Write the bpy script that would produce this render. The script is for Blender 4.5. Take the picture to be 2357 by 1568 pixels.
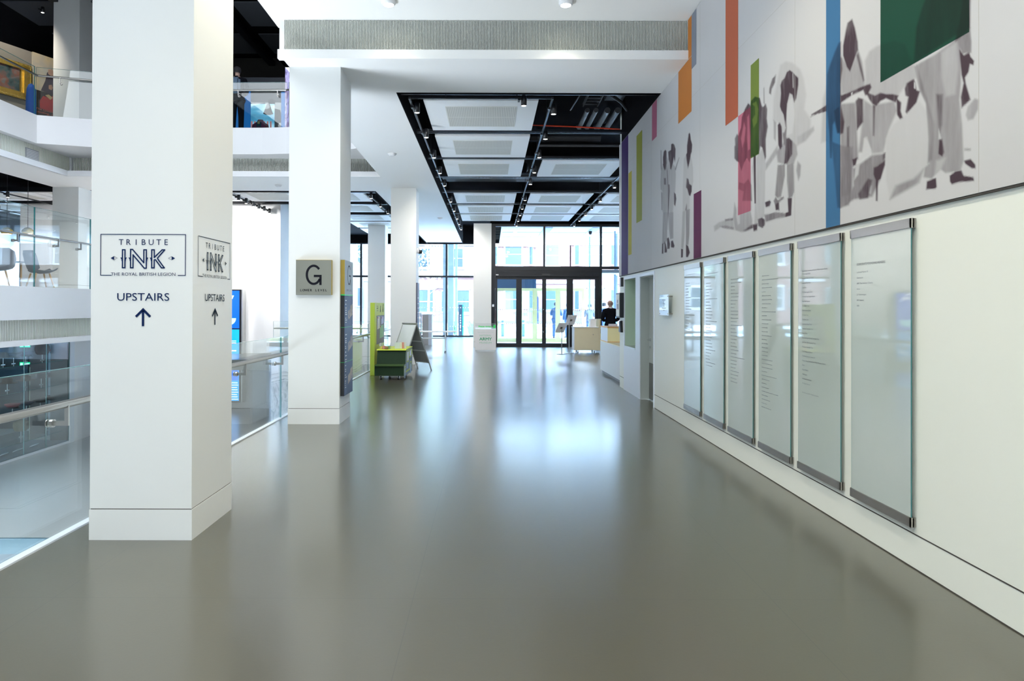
import bpy, bmesh, math, random
import numpy as np
from mathutils import Vector, Matrix

# ------------------------------------------------------------------ scene set-up: camera, world, sun, large lights, exposure
scene = bpy.context.scene
C = scene.collection
for o in list(bpy.data.objects):
    bpy.data.objects.remove(o)
random.seed(7)
F = 1571.0           # focal length in pixels of the 2357 px wide frame
EYE = 1.55

cam_d = bpy.data.cameras.new('camera')
cam_d.sensor_width = 36.0
cam_d.lens = 36.0 * F / 2357.0
cam_d.shift_x = 0.0214
cam_d.shift_y = -0.0365
cam_d.clip_start = 0.05
cam_d.clip_end = 400
cam = bpy.data.objects.new('camera', cam_d)
C.objects.link(cam)
cam.location = (0, 0, EYE)
cam.rotation_euler = (Matrix.Rotation(math.radians(90) + 0.0045, 3, 'X') @ Matrix.Rotation(0.003, 3, 'Z')).to_euler()
scene.camera = cam

scene.view_settings.view_transform = 'Standard'
scene.view_settings.look = 'None'
scene.view_settings.gamma = 1.0
scene.view_settings.use_curve_mapping = False
scene.view_settings.exposure = 0.95
scene.cycles.max_bounces = 8
scene.cycles.diffuse_bounces = 4
scene.cycles.glossy_bounces = 4
scene.cycles.transmission_bounces = 6
scene.cycles.transparent_max_bounces = 16
scene.cycles.caustics_reflective = True
scene.cycles.caustics_refractive = False
scene.cycles.sample_clamp_indirect = 15
scene.cycles.use_denoising = True
scene.cycles.use_adaptive_sampling = True
scene.cycles.adaptive_threshold = 0.02

world = bpy.data.worlds.new('overcast_sky')
scene.world = world
world.cycles.sampling_method = 'NONE'
world.use_nodes = True
_wn = world.node_tree
_wn.nodes.clear()
_bg = _wn.nodes.new('ShaderNodeBackground')
_out = _wn.nodes.new('ShaderNodeOutputWorld')
_gr = _wn.nodes.new('ShaderNodeValToRGB')
_tc = _wn.nodes.new('ShaderNodeTexCoord')
_sx = _wn.nodes.new('ShaderNodeSeparateXYZ')
_wn.links.new(_tc.outputs['Generated'], _sx.inputs[0])
_wn.links.new(_sx.outputs['Z'], _gr.inputs[0])
_gr.color_ramp.elements[0].position = 0.0
_gr.color_ramp.elements[0].color = (0.80, 0.90, 1.0, 1)
_gr.color_ramp.elements[1].position = 0.6
_gr.color_ramp.elements[1].color = (0.50, 0.72, 1.0, 1)
_wn.links.new(_gr.outputs[0], _bg.inputs[0])
_bg.inputs[1].default_value = 18.0
_wn.links.new(_bg.outputs[0], _out.inputs[0])

sun_d = bpy.data.lights.new('sun', 'SUN')
sun_d.energy = 8.0
sun_d.angle = math.radians(6)
sun_d.color = (1.0, 0.97, 0.92)
sun = bpy.data.objects.new('sun', sun_d)
C.objects.link(sun)
sun.rotation_euler = (math.radians(48), 0, math.radians(-28))   # lights the street facades, shining away from the camera


def area(name, loc, rot, sx, sy, watts, col):
    d = bpy.data.lights.new(name, 'AREA')
    d.shape = 'RECTANGLE'
    d.size, d.size_y = sx, sy
    d.energy = watts
    d.color = col
    o = bpy.data.objects.new(name, d)
    C.objects.link(o)
    o.location = loc
    o.rotation_euler = rot
    return o


# added area lamps act as daylight from above and behind; no openings there
area('atrium_fill', (-6.6, 5.5, 9.15), (0, 0, 0), 5.5, 12.0, 500, (0.88, 0.94, 1.0))
area('rear_daylight_fill', (-0.3, -6.7, 1.9), (math.radians(108), 0, 0), 4.6, 3.4, 175, (0.62, 0.80, 1.0))
# lamp added in the stairwell to throw light up onto the ceilings
area('stairwell_fill', (-11.2, 5.4, -4.9), (math.radians(180), 0, 0), 8.5, 5.2, 2100, (0.80, 0.90, 1.0))


def spot(name, loc, watts, col=(1.0, 0.93, 0.82), size=120, r=0.06, aim=None):
    d = bpy.data.lights.new(name, 'SPOT')
    d.energy = watts
    d.color = col
    d.spot_size = math.radians(size)
    d.spot_blend = 0.8
    d.shadow_soft_size = r
    o = bpy.data.objects.new(name, d)
    C.objects.link(o)
    o.location = loc
    if aim is not None:
        o.rotation_euler = (Vector(aim) - Vector(loc)).to_track_quat('-Z', 'Y').to_euler()
    return o


# ------------------------------------------------------------------ helpers
class MB:
    """collects shapes in world coordinates and links them as one mesh object"""

    def __init__(self):
        self.v, self.f, self.s = [], [], []

    def add(self, vs, fs, smooth=False):
        b = len(self.v)
        self.v += [tuple(p) for p in vs]
        self.f += [tuple(b + i for i in f) for f in fs]
        self.s += [smooth] * len(fs)
        return self

    def box(self, x0, x1, y0, y1, z0, z1):
        x0, x1 = min(x0, x1), max(x0, x1)
        y0, y1 = min(y0, y1), max(y0, y1)
        z0, z1 = min(z0, z1), max(z0, z1)
        v = [(x0, y0, z0), (x1, y0, z0), (x1, y1, z0), (x0, y1, z0), (x0, y0, z1), (x1, y0, z1), (x1, y1, z1), (x0, y1, z1)]
        return self.add(v, [(0, 3, 2, 1), (4, 5, 6, 7), (0, 1, 5, 4), (1, 2, 6, 5), (2, 3, 7, 6), (3, 0, 4, 7)])

    def cbox(self, x0, x1, y0, y1, z0, z1, c=0.01):
        """box with chamfered vertical and horizontal edges"""
        bm = bmesh.new()
        bmesh.ops.create_cube(bm, size=1)
        for v in bm.verts:
            v.co = Vector(((x0 + x1) / 2 + v.co.x * (x1 - x0), (y0 + y1) / 2 + v.co.y * (y1 - y0), (z0 + z1) / 2 + v.co.z * (z1 - z0)))
        bmesh.ops.bevel(bm, geom=list(bm.edges), offset=c, segments=2, affect='EDGES')
        bmesh.ops.recalc_face_normals(bm, faces=bm.faces)
        bm.verts.index_update()
        self.add([v.co[:] for v in bm.verts], [[v.index for v in f.verts] for f in bm.faces])
        bm.free()
        return self

    def obox(self, c, u, v, w, hu, hv, hw):
        """oriented box: centre c, unit axes u v w, half sizes"""
        c, u, v, w = Vector(c), Vector(u).normalized(), Vector(v).normalized(), Vector(w).normalized()
        P = [c + u * (a * hu) + v * (b * hv) + w * (d * hw) for d in (-1, 1) for a, b in ((-1, -1), (1, -1), (1, 1), (-1, 1))]
        return self.add(P, [(0, 3, 2, 1), (4, 5, 6, 7), (0, 1, 5, 4), (1, 2, 6, 5), (2, 3, 7, 6), (3, 0, 4, 7)])

    def bar(self, p, q, w, h=None, up=(0, 0, 1)):
        p, q = Vector(p), Vector(q)
        d = q - p
        u = Vector(up)
        s = d.cross(u)
        if s.length < 1e-6:
            s = d.cross(Vector((1, 0, 0)))
        s.normalize()
        t = s.cross(d).normalized()
        return self.obox((p + q) / 2, d, s, t, d.length / 2, w / 2, (h or w) / 2)

    def tube(self, pts, r, n=10, cap=True):
        pts = [Vector(p) for p in pts]
        rs = r if isinstance(r, (list, tuple)) else [r] * len(pts)
        vs, fs = [], []
        ref = None
        for i, p in enumerate(pts):
            d = (pts[min(i + 1, len(pts) - 1)] - pts[max(i - 1, 0)]).normalized()
            if ref is None:
                ref = Vector((0, 0, 1)) if abs(d.z) < 0.9 else Vector((1, 0, 0))
            s = d.cross(ref).normalized()
            t = s.cross(d).normalized()
            for k in range(n):
                a = 2 * math.pi * k / n
                vs.append(p + (s * math.cos(a) + t * math.sin(a)) * rs[i])
        for i in range(len(pts) - 1):
            for k in range(n):
                fs.append((i * n + k, i * n + (k + 1) % n, (i + 1) * n + (k + 1) % n, (i + 1) * n + k))
        self.add(vs, fs, True)
        if cap:
            self.add(vs[:n][::-1], [tuple(range(n))])
            self.add(vs[-n:], [tuple(range(n))])
        return self

    def cyl(self, p, q, r, n=16, r2=None):
        return self.tube([p, q], [r, r if r2 is None else r2], n)

    def lathe(self, c, prof, n=24, axis='Z', sq=(1, 1), cap=False):
        """profile list of (radius, height) turned round a vertical axis through c"""
        vs, fs = [], []
        for r, h in prof:
            for k in range(n):
                a = 2 * math.pi * k / n
                vs.append((c[0] + r * math.cos(a) * sq[0], c[1] + r * math.sin(a) * sq[1], c[2] + h))
        for i in range(len(prof) - 1):
            for k in range(n):
                fs.append((i * n + k, i * n + (k + 1) % n, (i + 1) * n + (k + 1) % n, (i + 1) * n + k))
        return self.add(vs, fs, True)

    def prism(self, pts, axis, a, b):
        """polygon pts (2D) extruded along axis from a to b; axis X: pts=(y,z); Y: (x,z); Z: (x,y)"""
        n = len(pts)

        def m(p, t):
            return {'X': (t, p[0], p[1]), 'Y': (p[0], t, p[1]), 'Z': (p[0], p[1], t)}[axis]
        vs = [m(p, a) for p in pts] + [m(p, b) for p in pts]
        fs = [tuple(range(n))[::-1], tuple(range(n, 2 * n))] + [(i, (i + 1) % n, n + (i + 1) % n, n + i) for i in range(n)]
        return self.add(vs, fs)

    def build(self, name, mat, parent=None, origin=None, bevel=0.0):
        me = bpy.data.meshes.new(name)
        if parent is not None:
            org = Vector(parent['org'])
        elif origin is not None:
            org = Vector(origin)
        else:
            a = np.array(self.v)
            org = Vector(((a[:, 0].min() + a[:, 0].max()) / 2, (a[:, 1].min() + a[:, 1].max()) / 2, a[:, 2].min()))
        me.from_pydata([tuple(Vector(p) - org) for p in self.v], [], self.f)
        me.polygons.foreach_set('use_smooth', self.s)
        bm = bmesh.new()
        bm.from_mesh(me)
        bmesh.ops.recalc_face_normals(bm, faces=bm.faces)
        bm.to_mesh(me)
        bm.free()
        me.materials.append(mat)
        o = bpy.data.objects.new(name, me)
        C.objects.link(o)
        o['org'] = list(org)
        if parent is not None:
            o.parent = parent
        else:
            o.location = org
        if bevel:
            b = o.modifiers.new('bevel', 'BEVEL')
            b.width = bevel
            b.segments = 2
            b.limit_method = 'ANGLE'
        return o


def box(*a):
    return MB().box(*a)


def thing(name, label, cat, loc=(0, 0, 0), group=None):
    o = bpy.data.objects.new(name, None)
    o.empty_display_size = 0.1
    C.objects.link(o)
    o.location = loc
    o['org'] = list(loc)
    o['label'] = label
    o['category'] = cat
    if group:
        o['group'] = group
    return o


def tag(o, label, cat, group=None, kind=None):
    o['label'] = label
    o['category'] = cat
    if group:
        o['group'] = group
    if kind:
        o['kind'] = kind
    return o


def struct(name, mb, mat, parent=None, **k):
    o = mb.build(name, mat, parent, **k)
    if parent is None:
        o['kind'] = 'structure'
    return o


def kids(o):
    return [c for c in bpy.data.objects if c.parent == o]


def copy_tree(o, loc=None, label=None, rotz=None):
    def rec(src, par):
        c = src.copy()
        C.objects.link(c)
        if par is not None:
            c.parent = par
        for ch in kids(src):
            rec(ch, c)
        return c
    r = rec(o, None)
    if loc is not None:
        r.location = loc
    if rotz is not None:
        r.rotation_euler[2] = rotz
    if label:
        r['label'] = label
    return r


_text_cache = {}


def text_geo(s, size):
    key = (s, size)
    if key in _text_cache:
        return _text_cache[key]
    cu = bpy.data.curves.new('t', 'FONT')
    cu.body = s
    cu.size = size
    cu.resolution_u = 3
    ob = bpy.data.objects.new('t', cu)
    me = bpy.data.meshes.new_from_object(ob)
    vs = [(v.co.x, v.co.y) for v in me.vertices]
    fs = [tuple(p.vertices) for p in me.polygons]
    bpy.data.objects.remove(ob)
    bpy.data.curves.remove(cu)
    bpy.data.meshes.remove(me)
    _text_cache[key] = (vs, fs)
    return vs, fs


def text(mb, s, org, U, V, height, width=None, align='L', bold=0.0, ls=0):
    """flat lettering: cap height, optional total width; org = left (or centre) of the base line"""
    if ls:
        # letter spaced: lay each character on its own
        n = len(s)
        org, U, V = Vector(org), Vector(U), Vector(V)
        step = width / n
        start = -width / 2 if align == 'C' else 0
        for i, ch in enumerate(s):
            if ch != ' ':
                text(mb, ch, org + U * (start + step * (i + 0.5)), U, V, height, None, 'C', bold)
        return mb
    vs, fs = text_geo(s, 1.0)
    if not vs:
        return mb
    xs = [v[0] for v in vs]
    x0, x1 = min(xs), max(xs)
    sy = height / 0.70
    sx = (width / (x1 - x0)) if width else sy
    off = -x0 if align == 'L' else -(x0 + x1) / 2
    org, U, V = Vector(org), Vector(U), Vector(V)
    P = [org + U * ((x + off) * sx) + V * (y * sy) for x, y in vs]
    mb.add(P, fs)
    if bold:
        N = U.cross(V)
        for k, (dx, dy) in enumerate(((bold, 0), (-bold, 0), (0, bold), (0, -bold))):
            mb.add([p + U * dx + V * dy + N * (0.0001 * (k + 1)) for p in P], fs)
    return mb


# ------------------------------------------------------------------ materials (all procedural)
def mat(name, col, rough=0.5, metal=0.0, spec=0.5, var=0.04, scale=6.0, bump=0.0, bscale=60.0, emit=None, es=0.0, coat=0.0, alpha=None):
    m = bpy.data.materials.new(name)
    m.use_nodes = True
    nt = m.node_tree
    b = nt.nodes['Principled BSDF']
    b.inputs['Roughness'].default_value = rough
    b.inputs['Metallic'].default_value = metal
    b.inputs['Specular IOR Level'].default_value = spec
    if coat:
        b.inputs['Coat Weight'].default_value = coat
        b.inputs['Coat Roughness'].default_value = 0.05
    tc = nt.nodes.new('ShaderNodeTexCoord')
    nz = nt.nodes.new('ShaderNodeTexNoise')
    nz.inputs['Scale'].default_value = scale
    nz.inputs['Detail'].default_value = 4
    nt.links.new(tc.outputs['Object'], nz.inputs['Vector'])
    mx = nt.nodes.new('ShaderNodeMix')
    mx.data_type = 'RGBA'
    mx.inputs['A'].default_value = tuple(min(1, c * (1 - var)) for c in col) + (1,)
    mx.inputs['B'].default_value = tuple(min(1, c * (1 + var)) for c in col) + (1,)
    nt.links.new(nz.outputs['Fac'], mx.inputs['Factor'])
    nt.links.new(mx.outputs['Result'], b.inputs['Base Color'])
    if bump:
        n2 = nt.nodes.new('ShaderNodeTexNoise')
        n2.inputs['Scale'].default_value = bscale
        nt.links.new(tc.outputs['Object'], n2.inputs['Vector'])
        bp = nt.nodes.new('ShaderNodeBump')
        bp.inputs['Strength'].default_value = bump
        bp.inputs['Distance'].default_value = 0.01
        nt.links.new(n2.outputs['Fac'], bp.inputs['Height'])
        nt.links.new(bp.outputs['Normal'], b.inputs['Normal'])
    if emit:
        b.inputs['Emission Color'].default_value = tuple(emit) + (1,)
        b.inputs['Emission Strength'].default_value = es
    return m


def glass_mat(name, tint=(0.93, 0.98, 0.97), rough=0.0, f0=0.04):
    """clear pane: a reflection that grows towards grazing angles over a tinted see-through body"""
    m = bpy.data.materials.new(name)
    m.use_nodes = True
    nt = m.node_tree
    nt.nodes.clear()
    N = nt.nodes.new
    out = N('ShaderNodeOutputMaterial')
    mix = N('ShaderNodeMixShader')
    tr = N('ShaderNodeBsdfTransparent')
    gl = N('ShaderNodeBsdfGlossy')
    tr.inputs[0].default_value = tuple(tint) + (1,)
    gl.inputs[0].default_value = (1, 1, 1, 1)
    gl.inputs['Roughness'].default_value = rough
    ge = N('ShaderNodeNewGeometry')
    dt = N('ShaderNodeVectorMath'); dt.operation = 'DOT_PRODUCT'
    nt.links.new(ge.outputs['Incoming'], dt.inputs[0])
    nt.links.new(ge.outputs['Normal'], dt.inputs[1])
    prev = dt.outputs['Value']
    for op, v in (('ABSOLUTE', None), ('SUBTRACT', 1), ('POWER', 5.0), ('MULTIPLY', 1 - f0), ('ADD', f0)):
        n = N('ShaderNodeMath'); n.operation = op; n.use_clamp = True
        if op == 'SUBTRACT':
            n.inputs[0].default_value = 1.0
            nt.links.new(prev, n.inputs[1])
        else:
            nt.links.new(prev, n.inputs[0])
            if v is not None:
                n.inputs[1].default_value = v
        prev = n.outputs[0]
    nt.links.new(prev, mix.inputs[0])
    nt.links.new(tr.outputs[0], mix.inputs[1])
    nt.links.new(gl.outputs[0], mix.inputs[2])
    nt.links.new(mix.outputs[0], out.inputs[0])
    return m


def floor_mat(name, col, seams=True):
    m = mat(name, col, rough=0.29, spec=0.8, var=0.07, scale=1.2)
    nt = m.node_tree
    b = nt.nodes['Principled BSDF']
    b.inputs['Coat Weight'].default_value = 0.55
    b.inputs['Coat Roughness'].default_value = 0.17
    geo = nt.nodes.new('ShaderNodeNewGeometry')
    # fine speckle
    n1 = nt.nodes.new('ShaderNodeTexNoise')
    n1.inputs['Scale'].default_value = 140
    n1.inputs['Detail'].default_value = 2
    nt.links.new(geo.outputs['Position'], n1.inputs['Vector'])
    rr = nt.nodes.new('ShaderNodeMapRange')
    rr.inputs['From Min'].default_value = 0.3
    rr.inputs['From Max'].default_value = 0.7
    rr.inputs['To Min'].default_value = 0.97
    rr.inputs['To Max'].default_value = 1.03
    nt.links.new(n1.outputs['Fac'], rr.inputs['Value'])
    old = b.inputs['Base Color'].links[0].from_socket
    mul = nt.nodes.new('ShaderNodeMix')
    mul.data_type = 'RGBA'
    mul.blend_type = 'MULTIPLY'
    mul.inputs['Factor'].default_value = 1
    nt.links.new(old, mul.inputs['A'])
    nt.links.new(rr.outputs[0], mul.inputs['B'])
    cur = mul.outputs['Result']
    if seams:
        sp = nt.nodes.new('ShaderNodeSeparateXYZ')
        nt.links.new(geo.outputs['Position'], sp.inputs[0])

        def line(sock, off, period):
            a = nt.nodes.new('ShaderNodeMath'); a.operation = 'ADD'; a.inputs[1].default_value = off + period * 40
            nt.links.new(sock, a.inputs[0])
            d = nt.nodes.new('ShaderNodeMath'); d.operation = 'MODULO'; d.inputs[1].default_value = period
            nt.links.new(a.outputs[0], d.inputs[0])
            l = nt.nodes.new('ShaderNodeMath'); l.operation = 'LESS_THAN'; l.inputs[1].default_value = 0.0035
            nt.links.new(d.outputs[0], l.inputs[0])
            return l.outputs[0]
        la = line(sp.outputs['X'], 2.305, 1.9)
        lb = line(sp.outputs['Y'], -3.62, 7.4)
        mxm = nt.nodes.new('ShaderNodeMath'); mxm.operation = 'MAXIMUM'
        nt.links.new(la, mxm.inputs[0]); nt.links.new(lb, mxm.inputs[1])
        sc = nt.nodes.new('ShaderNodeMath'); sc.operation = 'MULTIPLY'; sc.inputs[1].default_value = 0.55
        nt.links.new(mxm.outputs[0], sc.inputs[0])
        dk = nt.nodes.new('ShaderNodeMix'); dk.data_type = 'RGBA'
        dk.inputs['B'].default_value = (0.03, 0.03, 0.028, 1)
        nt.links.new(sc.outputs[0], dk.inputs['Factor'])
        nt.links.new(cur, dk.inputs['A'])
        cur = dk.outputs['Result']
    nt.links.new(cur, b.inputs['Base Color'])
    # broad polish variation
    n2 = nt.nodes.new('ShaderNodeTexNoise')
    n2.inputs['Scale'].default_value = 0.9
    n2.inputs['Detail'].default_value = 5
    nt.links.new(geo.outputs['Position'], n2.inputs['Vector'])
    r2 = nt.nodes.new('ShaderNodeMapRange')
    r2.inputs['To Min'].default_value = 0.284
    r2.inputs['To Max'].default_value = 0.300
    nt.links.new(n2.outputs['Fac'], r2.inputs['Value'])
    nt.links.new(r2.outputs[0], b.inputs['Roughness'])
    n3 = nt.nodes.new('ShaderNodeTexNoise')
    n3.inputs['Scale'].default_value = 55
    n3.inputs['Detail'].default_value = 2
    nt.links.new(geo.outputs['Position'], n3.inputs['Vector'])
    bp = nt.nodes.new('ShaderNodeBump')
    bp.inputs['Strength'].default_value = 0.04
    bp.inputs['Distance'].default_value = 0.004
    nt.links.new(n3.outputs['Fac'], bp.inputs['Height'])
    nt.links.new(bp.outputs['Normal'], b.inputs['Normal'])
    return m


def mural_mat(name, base, dark, canvas=0.03):
    """colour of the print read from a painted 'ink' attribute on the panel itself"""
    m = mat(name, base, rough=0.6, spec=0.15, var=0.02, scale=2.0)
    nt = m.node_tree
    b = nt.nodes['Principled BSDF']
    old = b.inputs['Base Color'].links[0].from_socket
    at = nt.nodes.new('ShaderNodeAttribute')
    at.attribute_name = 'ink'
    tc = nt.nodes.new('ShaderNodeTexCoord')
    mp = nt.nodes.new('ShaderNodeMapping')
    mp.inputs['Scale'].default_value = (3, 14, 3.2)
    nt.links.new(tc.outputs['Object'], mp.inputs[0])
    nz = nt.nodes.new('ShaderNodeTexNoise')
    nz.inputs['Scale'].default_value = 1.0
    nz.inputs['Detail'].default_value = 5
    nt.links.new(mp.outputs[0], nz.inputs['Vector'])
    mr = nt.nodes.new('ShaderNodeMapRange')
    mr.inputs['From Min'].default_value = 0.3
    mr.inputs['From Max'].default_value = 0.7
    mr.inputs['To Min'].default_value = 1.02
    mr.inputs['To Max'].default_value = 1.40
    nt.links.new(nz.outputs['Fac'], mr.inputs['Value'])
    mu = nt.nodes.new('ShaderNodeMath'); mu.operation = 'MULTIPLY'; mu.use_clamp = True
    nt.links.new(at.outputs['Fac'], mu.inputs[0])
    nt.links.new(mr.outputs[0], mu.inputs[1])
    mx = nt.nodes.new('ShaderNodeMix'); mx.data_type = 'RGBA'
    mx.inputs['B'].default_value = tuple(dark) + (1,)
    nt.links.new(mu.outputs[0], mx.inputs['Factor'])
    nt.links.new(old, mx.inputs['A'])
    nt.links.new(mx.outputs['Result'], b.inputs['Base Color'])
    return m


def brick_mat(name, c1, c2, mortar, scale=1.0):
    m = bpy.data.materials.new(name)
    m.use_nodes = True
    nt = m.node_tree
    b = nt.nodes['Principled BSDF']
    b.inputs['Roughness'].default_value = 0.9
    tc = nt.nodes.new('ShaderNodeTexCoord')
    mp = nt.nodes.new('ShaderNodeMapping')
    mp.inputs['Rotation'].default_value = (math.radians(90), 0, 0)
    br = nt.nodes.new('ShaderNodeTexBrick')
    br.inputs['Color1'].default_value = tuple(c1) + (1,)
    br.inputs['Color2'].default_value = tuple(c2) + (1,)
    br.inputs['Mortar'].default_value = tuple(mortar) + (1,)
    br.inputs['Scale'].default_value = 4.0
    nt.links.new(tc.outputs['Object'], mp.inputs[0])
    nt.links.new(mp.outputs[0], br.inputs['Vector'])
    nt.links.new(br.outputs['Color'], b.inputs['Base Color'])
    return m


def blotch_mat(name, cols, scale=2.0, rough=0.6, stretch=(1, 1, 1), emit=0.0, dist=0.0):
    """abstract print made of noise-driven colour bands"""
    m = bpy.data.materials.new(name)
    m.use_nodes = True
    nt = m.node_tree
    b = nt.nodes['Principled BSDF']
    b.inputs['Roughness'].default_value = rough
    tc = nt.nodes.new('ShaderNodeTexCoord')
    mp = nt.nodes.new('ShaderNodeMapping')
    mp.inputs['Scale'].default_value = stretch
    nz = nt.nodes.new('ShaderNodeTexNoise')
    nz.inputs['Scale'].default_value = scale
    nz.inputs['Detail'].default_value = 6
    nz.inputs['Distortion'].default_value = dist
    cr = nt.nodes.new('ShaderNodeValToRGB')
    el = cr.color_ramp.elements
    n = len(cols)
    el[0].position = 0.3; el[0].color = tuple(cols[0]) + (1,)
    el[1].position = 0.72; el[1].color = tuple(cols[-1]) + (1,)
    for i in range(1, n - 1):
        e = el.new(0.3 + 0.42 * i / (n - 1)); e.color = tuple(cols[i]) + (1,)
    nt.links.new(tc.outputs['Object'], mp.inputs[0])
    nt.links.new(mp.outputs[0], nz.inputs['Vector'])
    nt.links.new(nz.outputs['Fac'], cr.inputs[0])
    nt.links.new(cr.outputs[0], b.inputs['Base Color'])
    if emit:
        nt.links.new(cr.outputs[0], b.inputs['Emission Color'])
        b.inputs['Emission Strength'].default_value = emit
    return m


M = {}
M['wall'] = mat('warm_white_paint', (0.78, 0.80, 0.74), 0.45, var=0.012, scale=1.5)
M['column'] = mat('column_white_paint', (0.77, 0.78, 0.765), 0.42, var=0.015, scale=1.2)
M['white'] = mat('white_plaster', (0.80, 0.80, 0.81), 0.6, var=0.01, scale=1.0)
M['ceil'] = mat('ceiling_white', (0.90, 0.895, 0.88), 0.7, var=0.01, scale=0.7)
M['groove'] = mat('shadow_gap', (0.05, 0.045, 0.04), 0.8)
M['floor'] = floor_mat('olive_grey_rubber_floor', (0.074, 0.070, 0.047))
M['lowfloor'] = floor_mat('grey_lower_floor', (0.36, 0.37, 0.36))
M['black'] = mat('matt_black_void', (0.005, 0.005, 0.006), 0.9, spec=0.05, var=0.3, scale=3)
M['blackmetal'] = mat('black_metal', (0.008, 0.009, 0.012), 0.35, spec=0.6, var=0.1)
M['track'] = mat('black_track', (0.006, 0.007, 0.010), 0.40, spec=0.30, var=0.1)
M['duct'] = mat('dark_painted_duct', (0.020, 0.020, 0.023), 0.5, var=0.2, scale=3)
M['steel'] = mat('brushed_steel', (0.40, 0.385, 0.36), 0.28, metal=1.0, var=0.06, scale=(4.0))
M['steel2'] = mat('satin_steel_plate', (0.27, 0.275, 0.235), 0.45, metal=0.5, var=0.03)
M['alu'] = mat('aluminium', (0.62, 0.63, 0.62), 0.35, metal=0.9, var=0.03)
M['chrome'] = mat('chrome', (0.75, 0.76, 0.78), 0.08, metal=1.0, var=0.01)
M['brass'] = mat('polished_brass', (0.85, 0.60, 0.14), 0.25, metal=0.6, var=0.03)
M['grille'] = mat('off_white_slats', (0.74, 0.75, 0.68), 0.5, var=0.02)
M['grilleback'] = mat('grille_backing', (0.16, 0.16, 0.155), 0.8)
M['panel'] = mat('white_ceiling_raft', (0.94, 0.945, 0.95), 0.55, var=0.008)
M['perf'] = mat('ivory_perforated_grille', (0.72, 0.71, 0.66), 0.6, var=0.02)
M['slot'] = mat('grille_slot', (0.50, 0.49, 0.45), 0.8)
M['glass'] = glass_mat('clear_glass', (0.965, 0.99, 0.985))
M['wglass'] = glass_mat('window_glass', (0.89, 0.955, 1.0))
M['dglass'] = glass_mat('display_case_glass', (0.80, 0.90, 0.93), f0=0.06)
M['acrylic'] = glass_mat('clear_acrylic', (0.97, 0.98, 0.98))
M['gedge'] = mat('green_glass_edge', (0.04, 0.20, 0.20), 0.15, spec=0.7)
M['donor'] = mat('pale_green_backed_glass', (0.45, 0.51, 0.485), 0.035, spec=0.75, var=0.01)
M['ink'] = mat('navy_vinyl', (0.005, 0.018, 0.080), 0.6, spec=0.1)
M['inkdark'] = mat('dark_slate_vinyl', (0.012, 0.026, 0.050), 0.6, spec=0.1)
M['letter'] = mat('grey_lettering', (0.15, 0.17, 0.19), 0.6)
M['letterpale'] = mat('pale_grey_lettering', (0.24, 0.27, 0.29), 0.6)
M['letterg'] = mat('dark_grey_lettering', (0.012, 0.012, 0.018), 0.7, spec=0.1)
M['navy'] = mat('navy_directory_panel', (0.025, 0.050, 0.13), 0.45, spec=0.3, var=0.05)
M['greenline'] = mat('bright_green_line', (0.02, 0.55, 0.12), 0.4)
M['gold'] = mat('golden_edge', (0.42, 0.30, 0.05), 0.4, metal=0.3)
M['whitemark'] = mat('white_print', (0.85, 0.87, 0.9), 0.6)
M['frame'] = mat('anthracite_frame', (0.012, 0.015, 0.020), 0.45, spec=0.3, var=0.05)
M['lamp'] = mat('lamp_lens', (0.9, 0.9, 0.85), 0.4, emit=(1.0, 0.96, 0.86), es=14.0)
M['lampwarm'] = mat('downlight_lens', (0.9, 0.9, 0.85), 0.4, emit=(1.0, 0.97, 0.80), es=30.0)
M['door'] = mat('grey_green_door', (0.56, 0.60, 0.58), 0.5, var=0.02)
M['jamb'] = mat('grey_green_jamb', (0.40, 0.44, 0.42), 0.5, var=0.02)
M['kick'] = mat('kick_plate', (0.20, 0.21, 0.20), 0.35, metal=0.6)
M['sage'] = mat('sage_green_reveal', (0.52, 0.66, 0.53), 0.5, var=0.02)
M['framewhite'] = mat('blue_white_frame', (0.72, 0.76, 0.82), 0.3, var=0.01)

# ------------------------------------------------------------------ the building shell
WX = 2.52            # face of the right wall
SOF = 4.68           # level of the low soffit
CEI = 5.20           # level of the high ceiling


def wpt(x, y, X=2.50):
    """photo pixel on the right wall -> (depth, height) of that spot on the wall"""
    dx, dy = x - 1128.0, y - 705.0
    dx, dy = dx + 0.003 * dy, dy - 0.003 * dx
    k = 1 + 0.0045 * dy / F
    dx, dy = dx / k, dy / k
    d = X * F / dx
    return d, EYE - dy * d / F


# floors
f = MB()
f.box(-2.87, 9, -7, 19.5, -0.3, 0.0)
f.box(-24, 9, 19.5, 34.7, -0.3, 0.0)
struct('floor', f, M['floor'])
f = MB()
f.box(-16, -2.92, 9.75, 24.5, -1.99, -1.79)
f.box(-6.25, -2.92, -7, 9.75, -1.99, -1.79)
f.box(-16, -6.25, -7, 2.5, -1.99, -1.79)
struct('floor_lower', f, M['lowfloor'])
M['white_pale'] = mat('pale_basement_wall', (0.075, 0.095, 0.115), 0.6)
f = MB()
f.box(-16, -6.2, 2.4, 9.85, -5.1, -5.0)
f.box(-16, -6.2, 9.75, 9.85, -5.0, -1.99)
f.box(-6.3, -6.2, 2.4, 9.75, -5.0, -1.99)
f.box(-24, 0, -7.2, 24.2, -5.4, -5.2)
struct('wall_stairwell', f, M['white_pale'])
# wall under the ground-floor edge and the closing walls
struct('wall_slab_edge', box(-2.92, -2.87, -7, 19.5, -1.99, -0.02), M['white'])
struct('trim_1', box(-2.905, -2.845, -7, 19.5, -0.02, 0.012), M['framewhite'])

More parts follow.
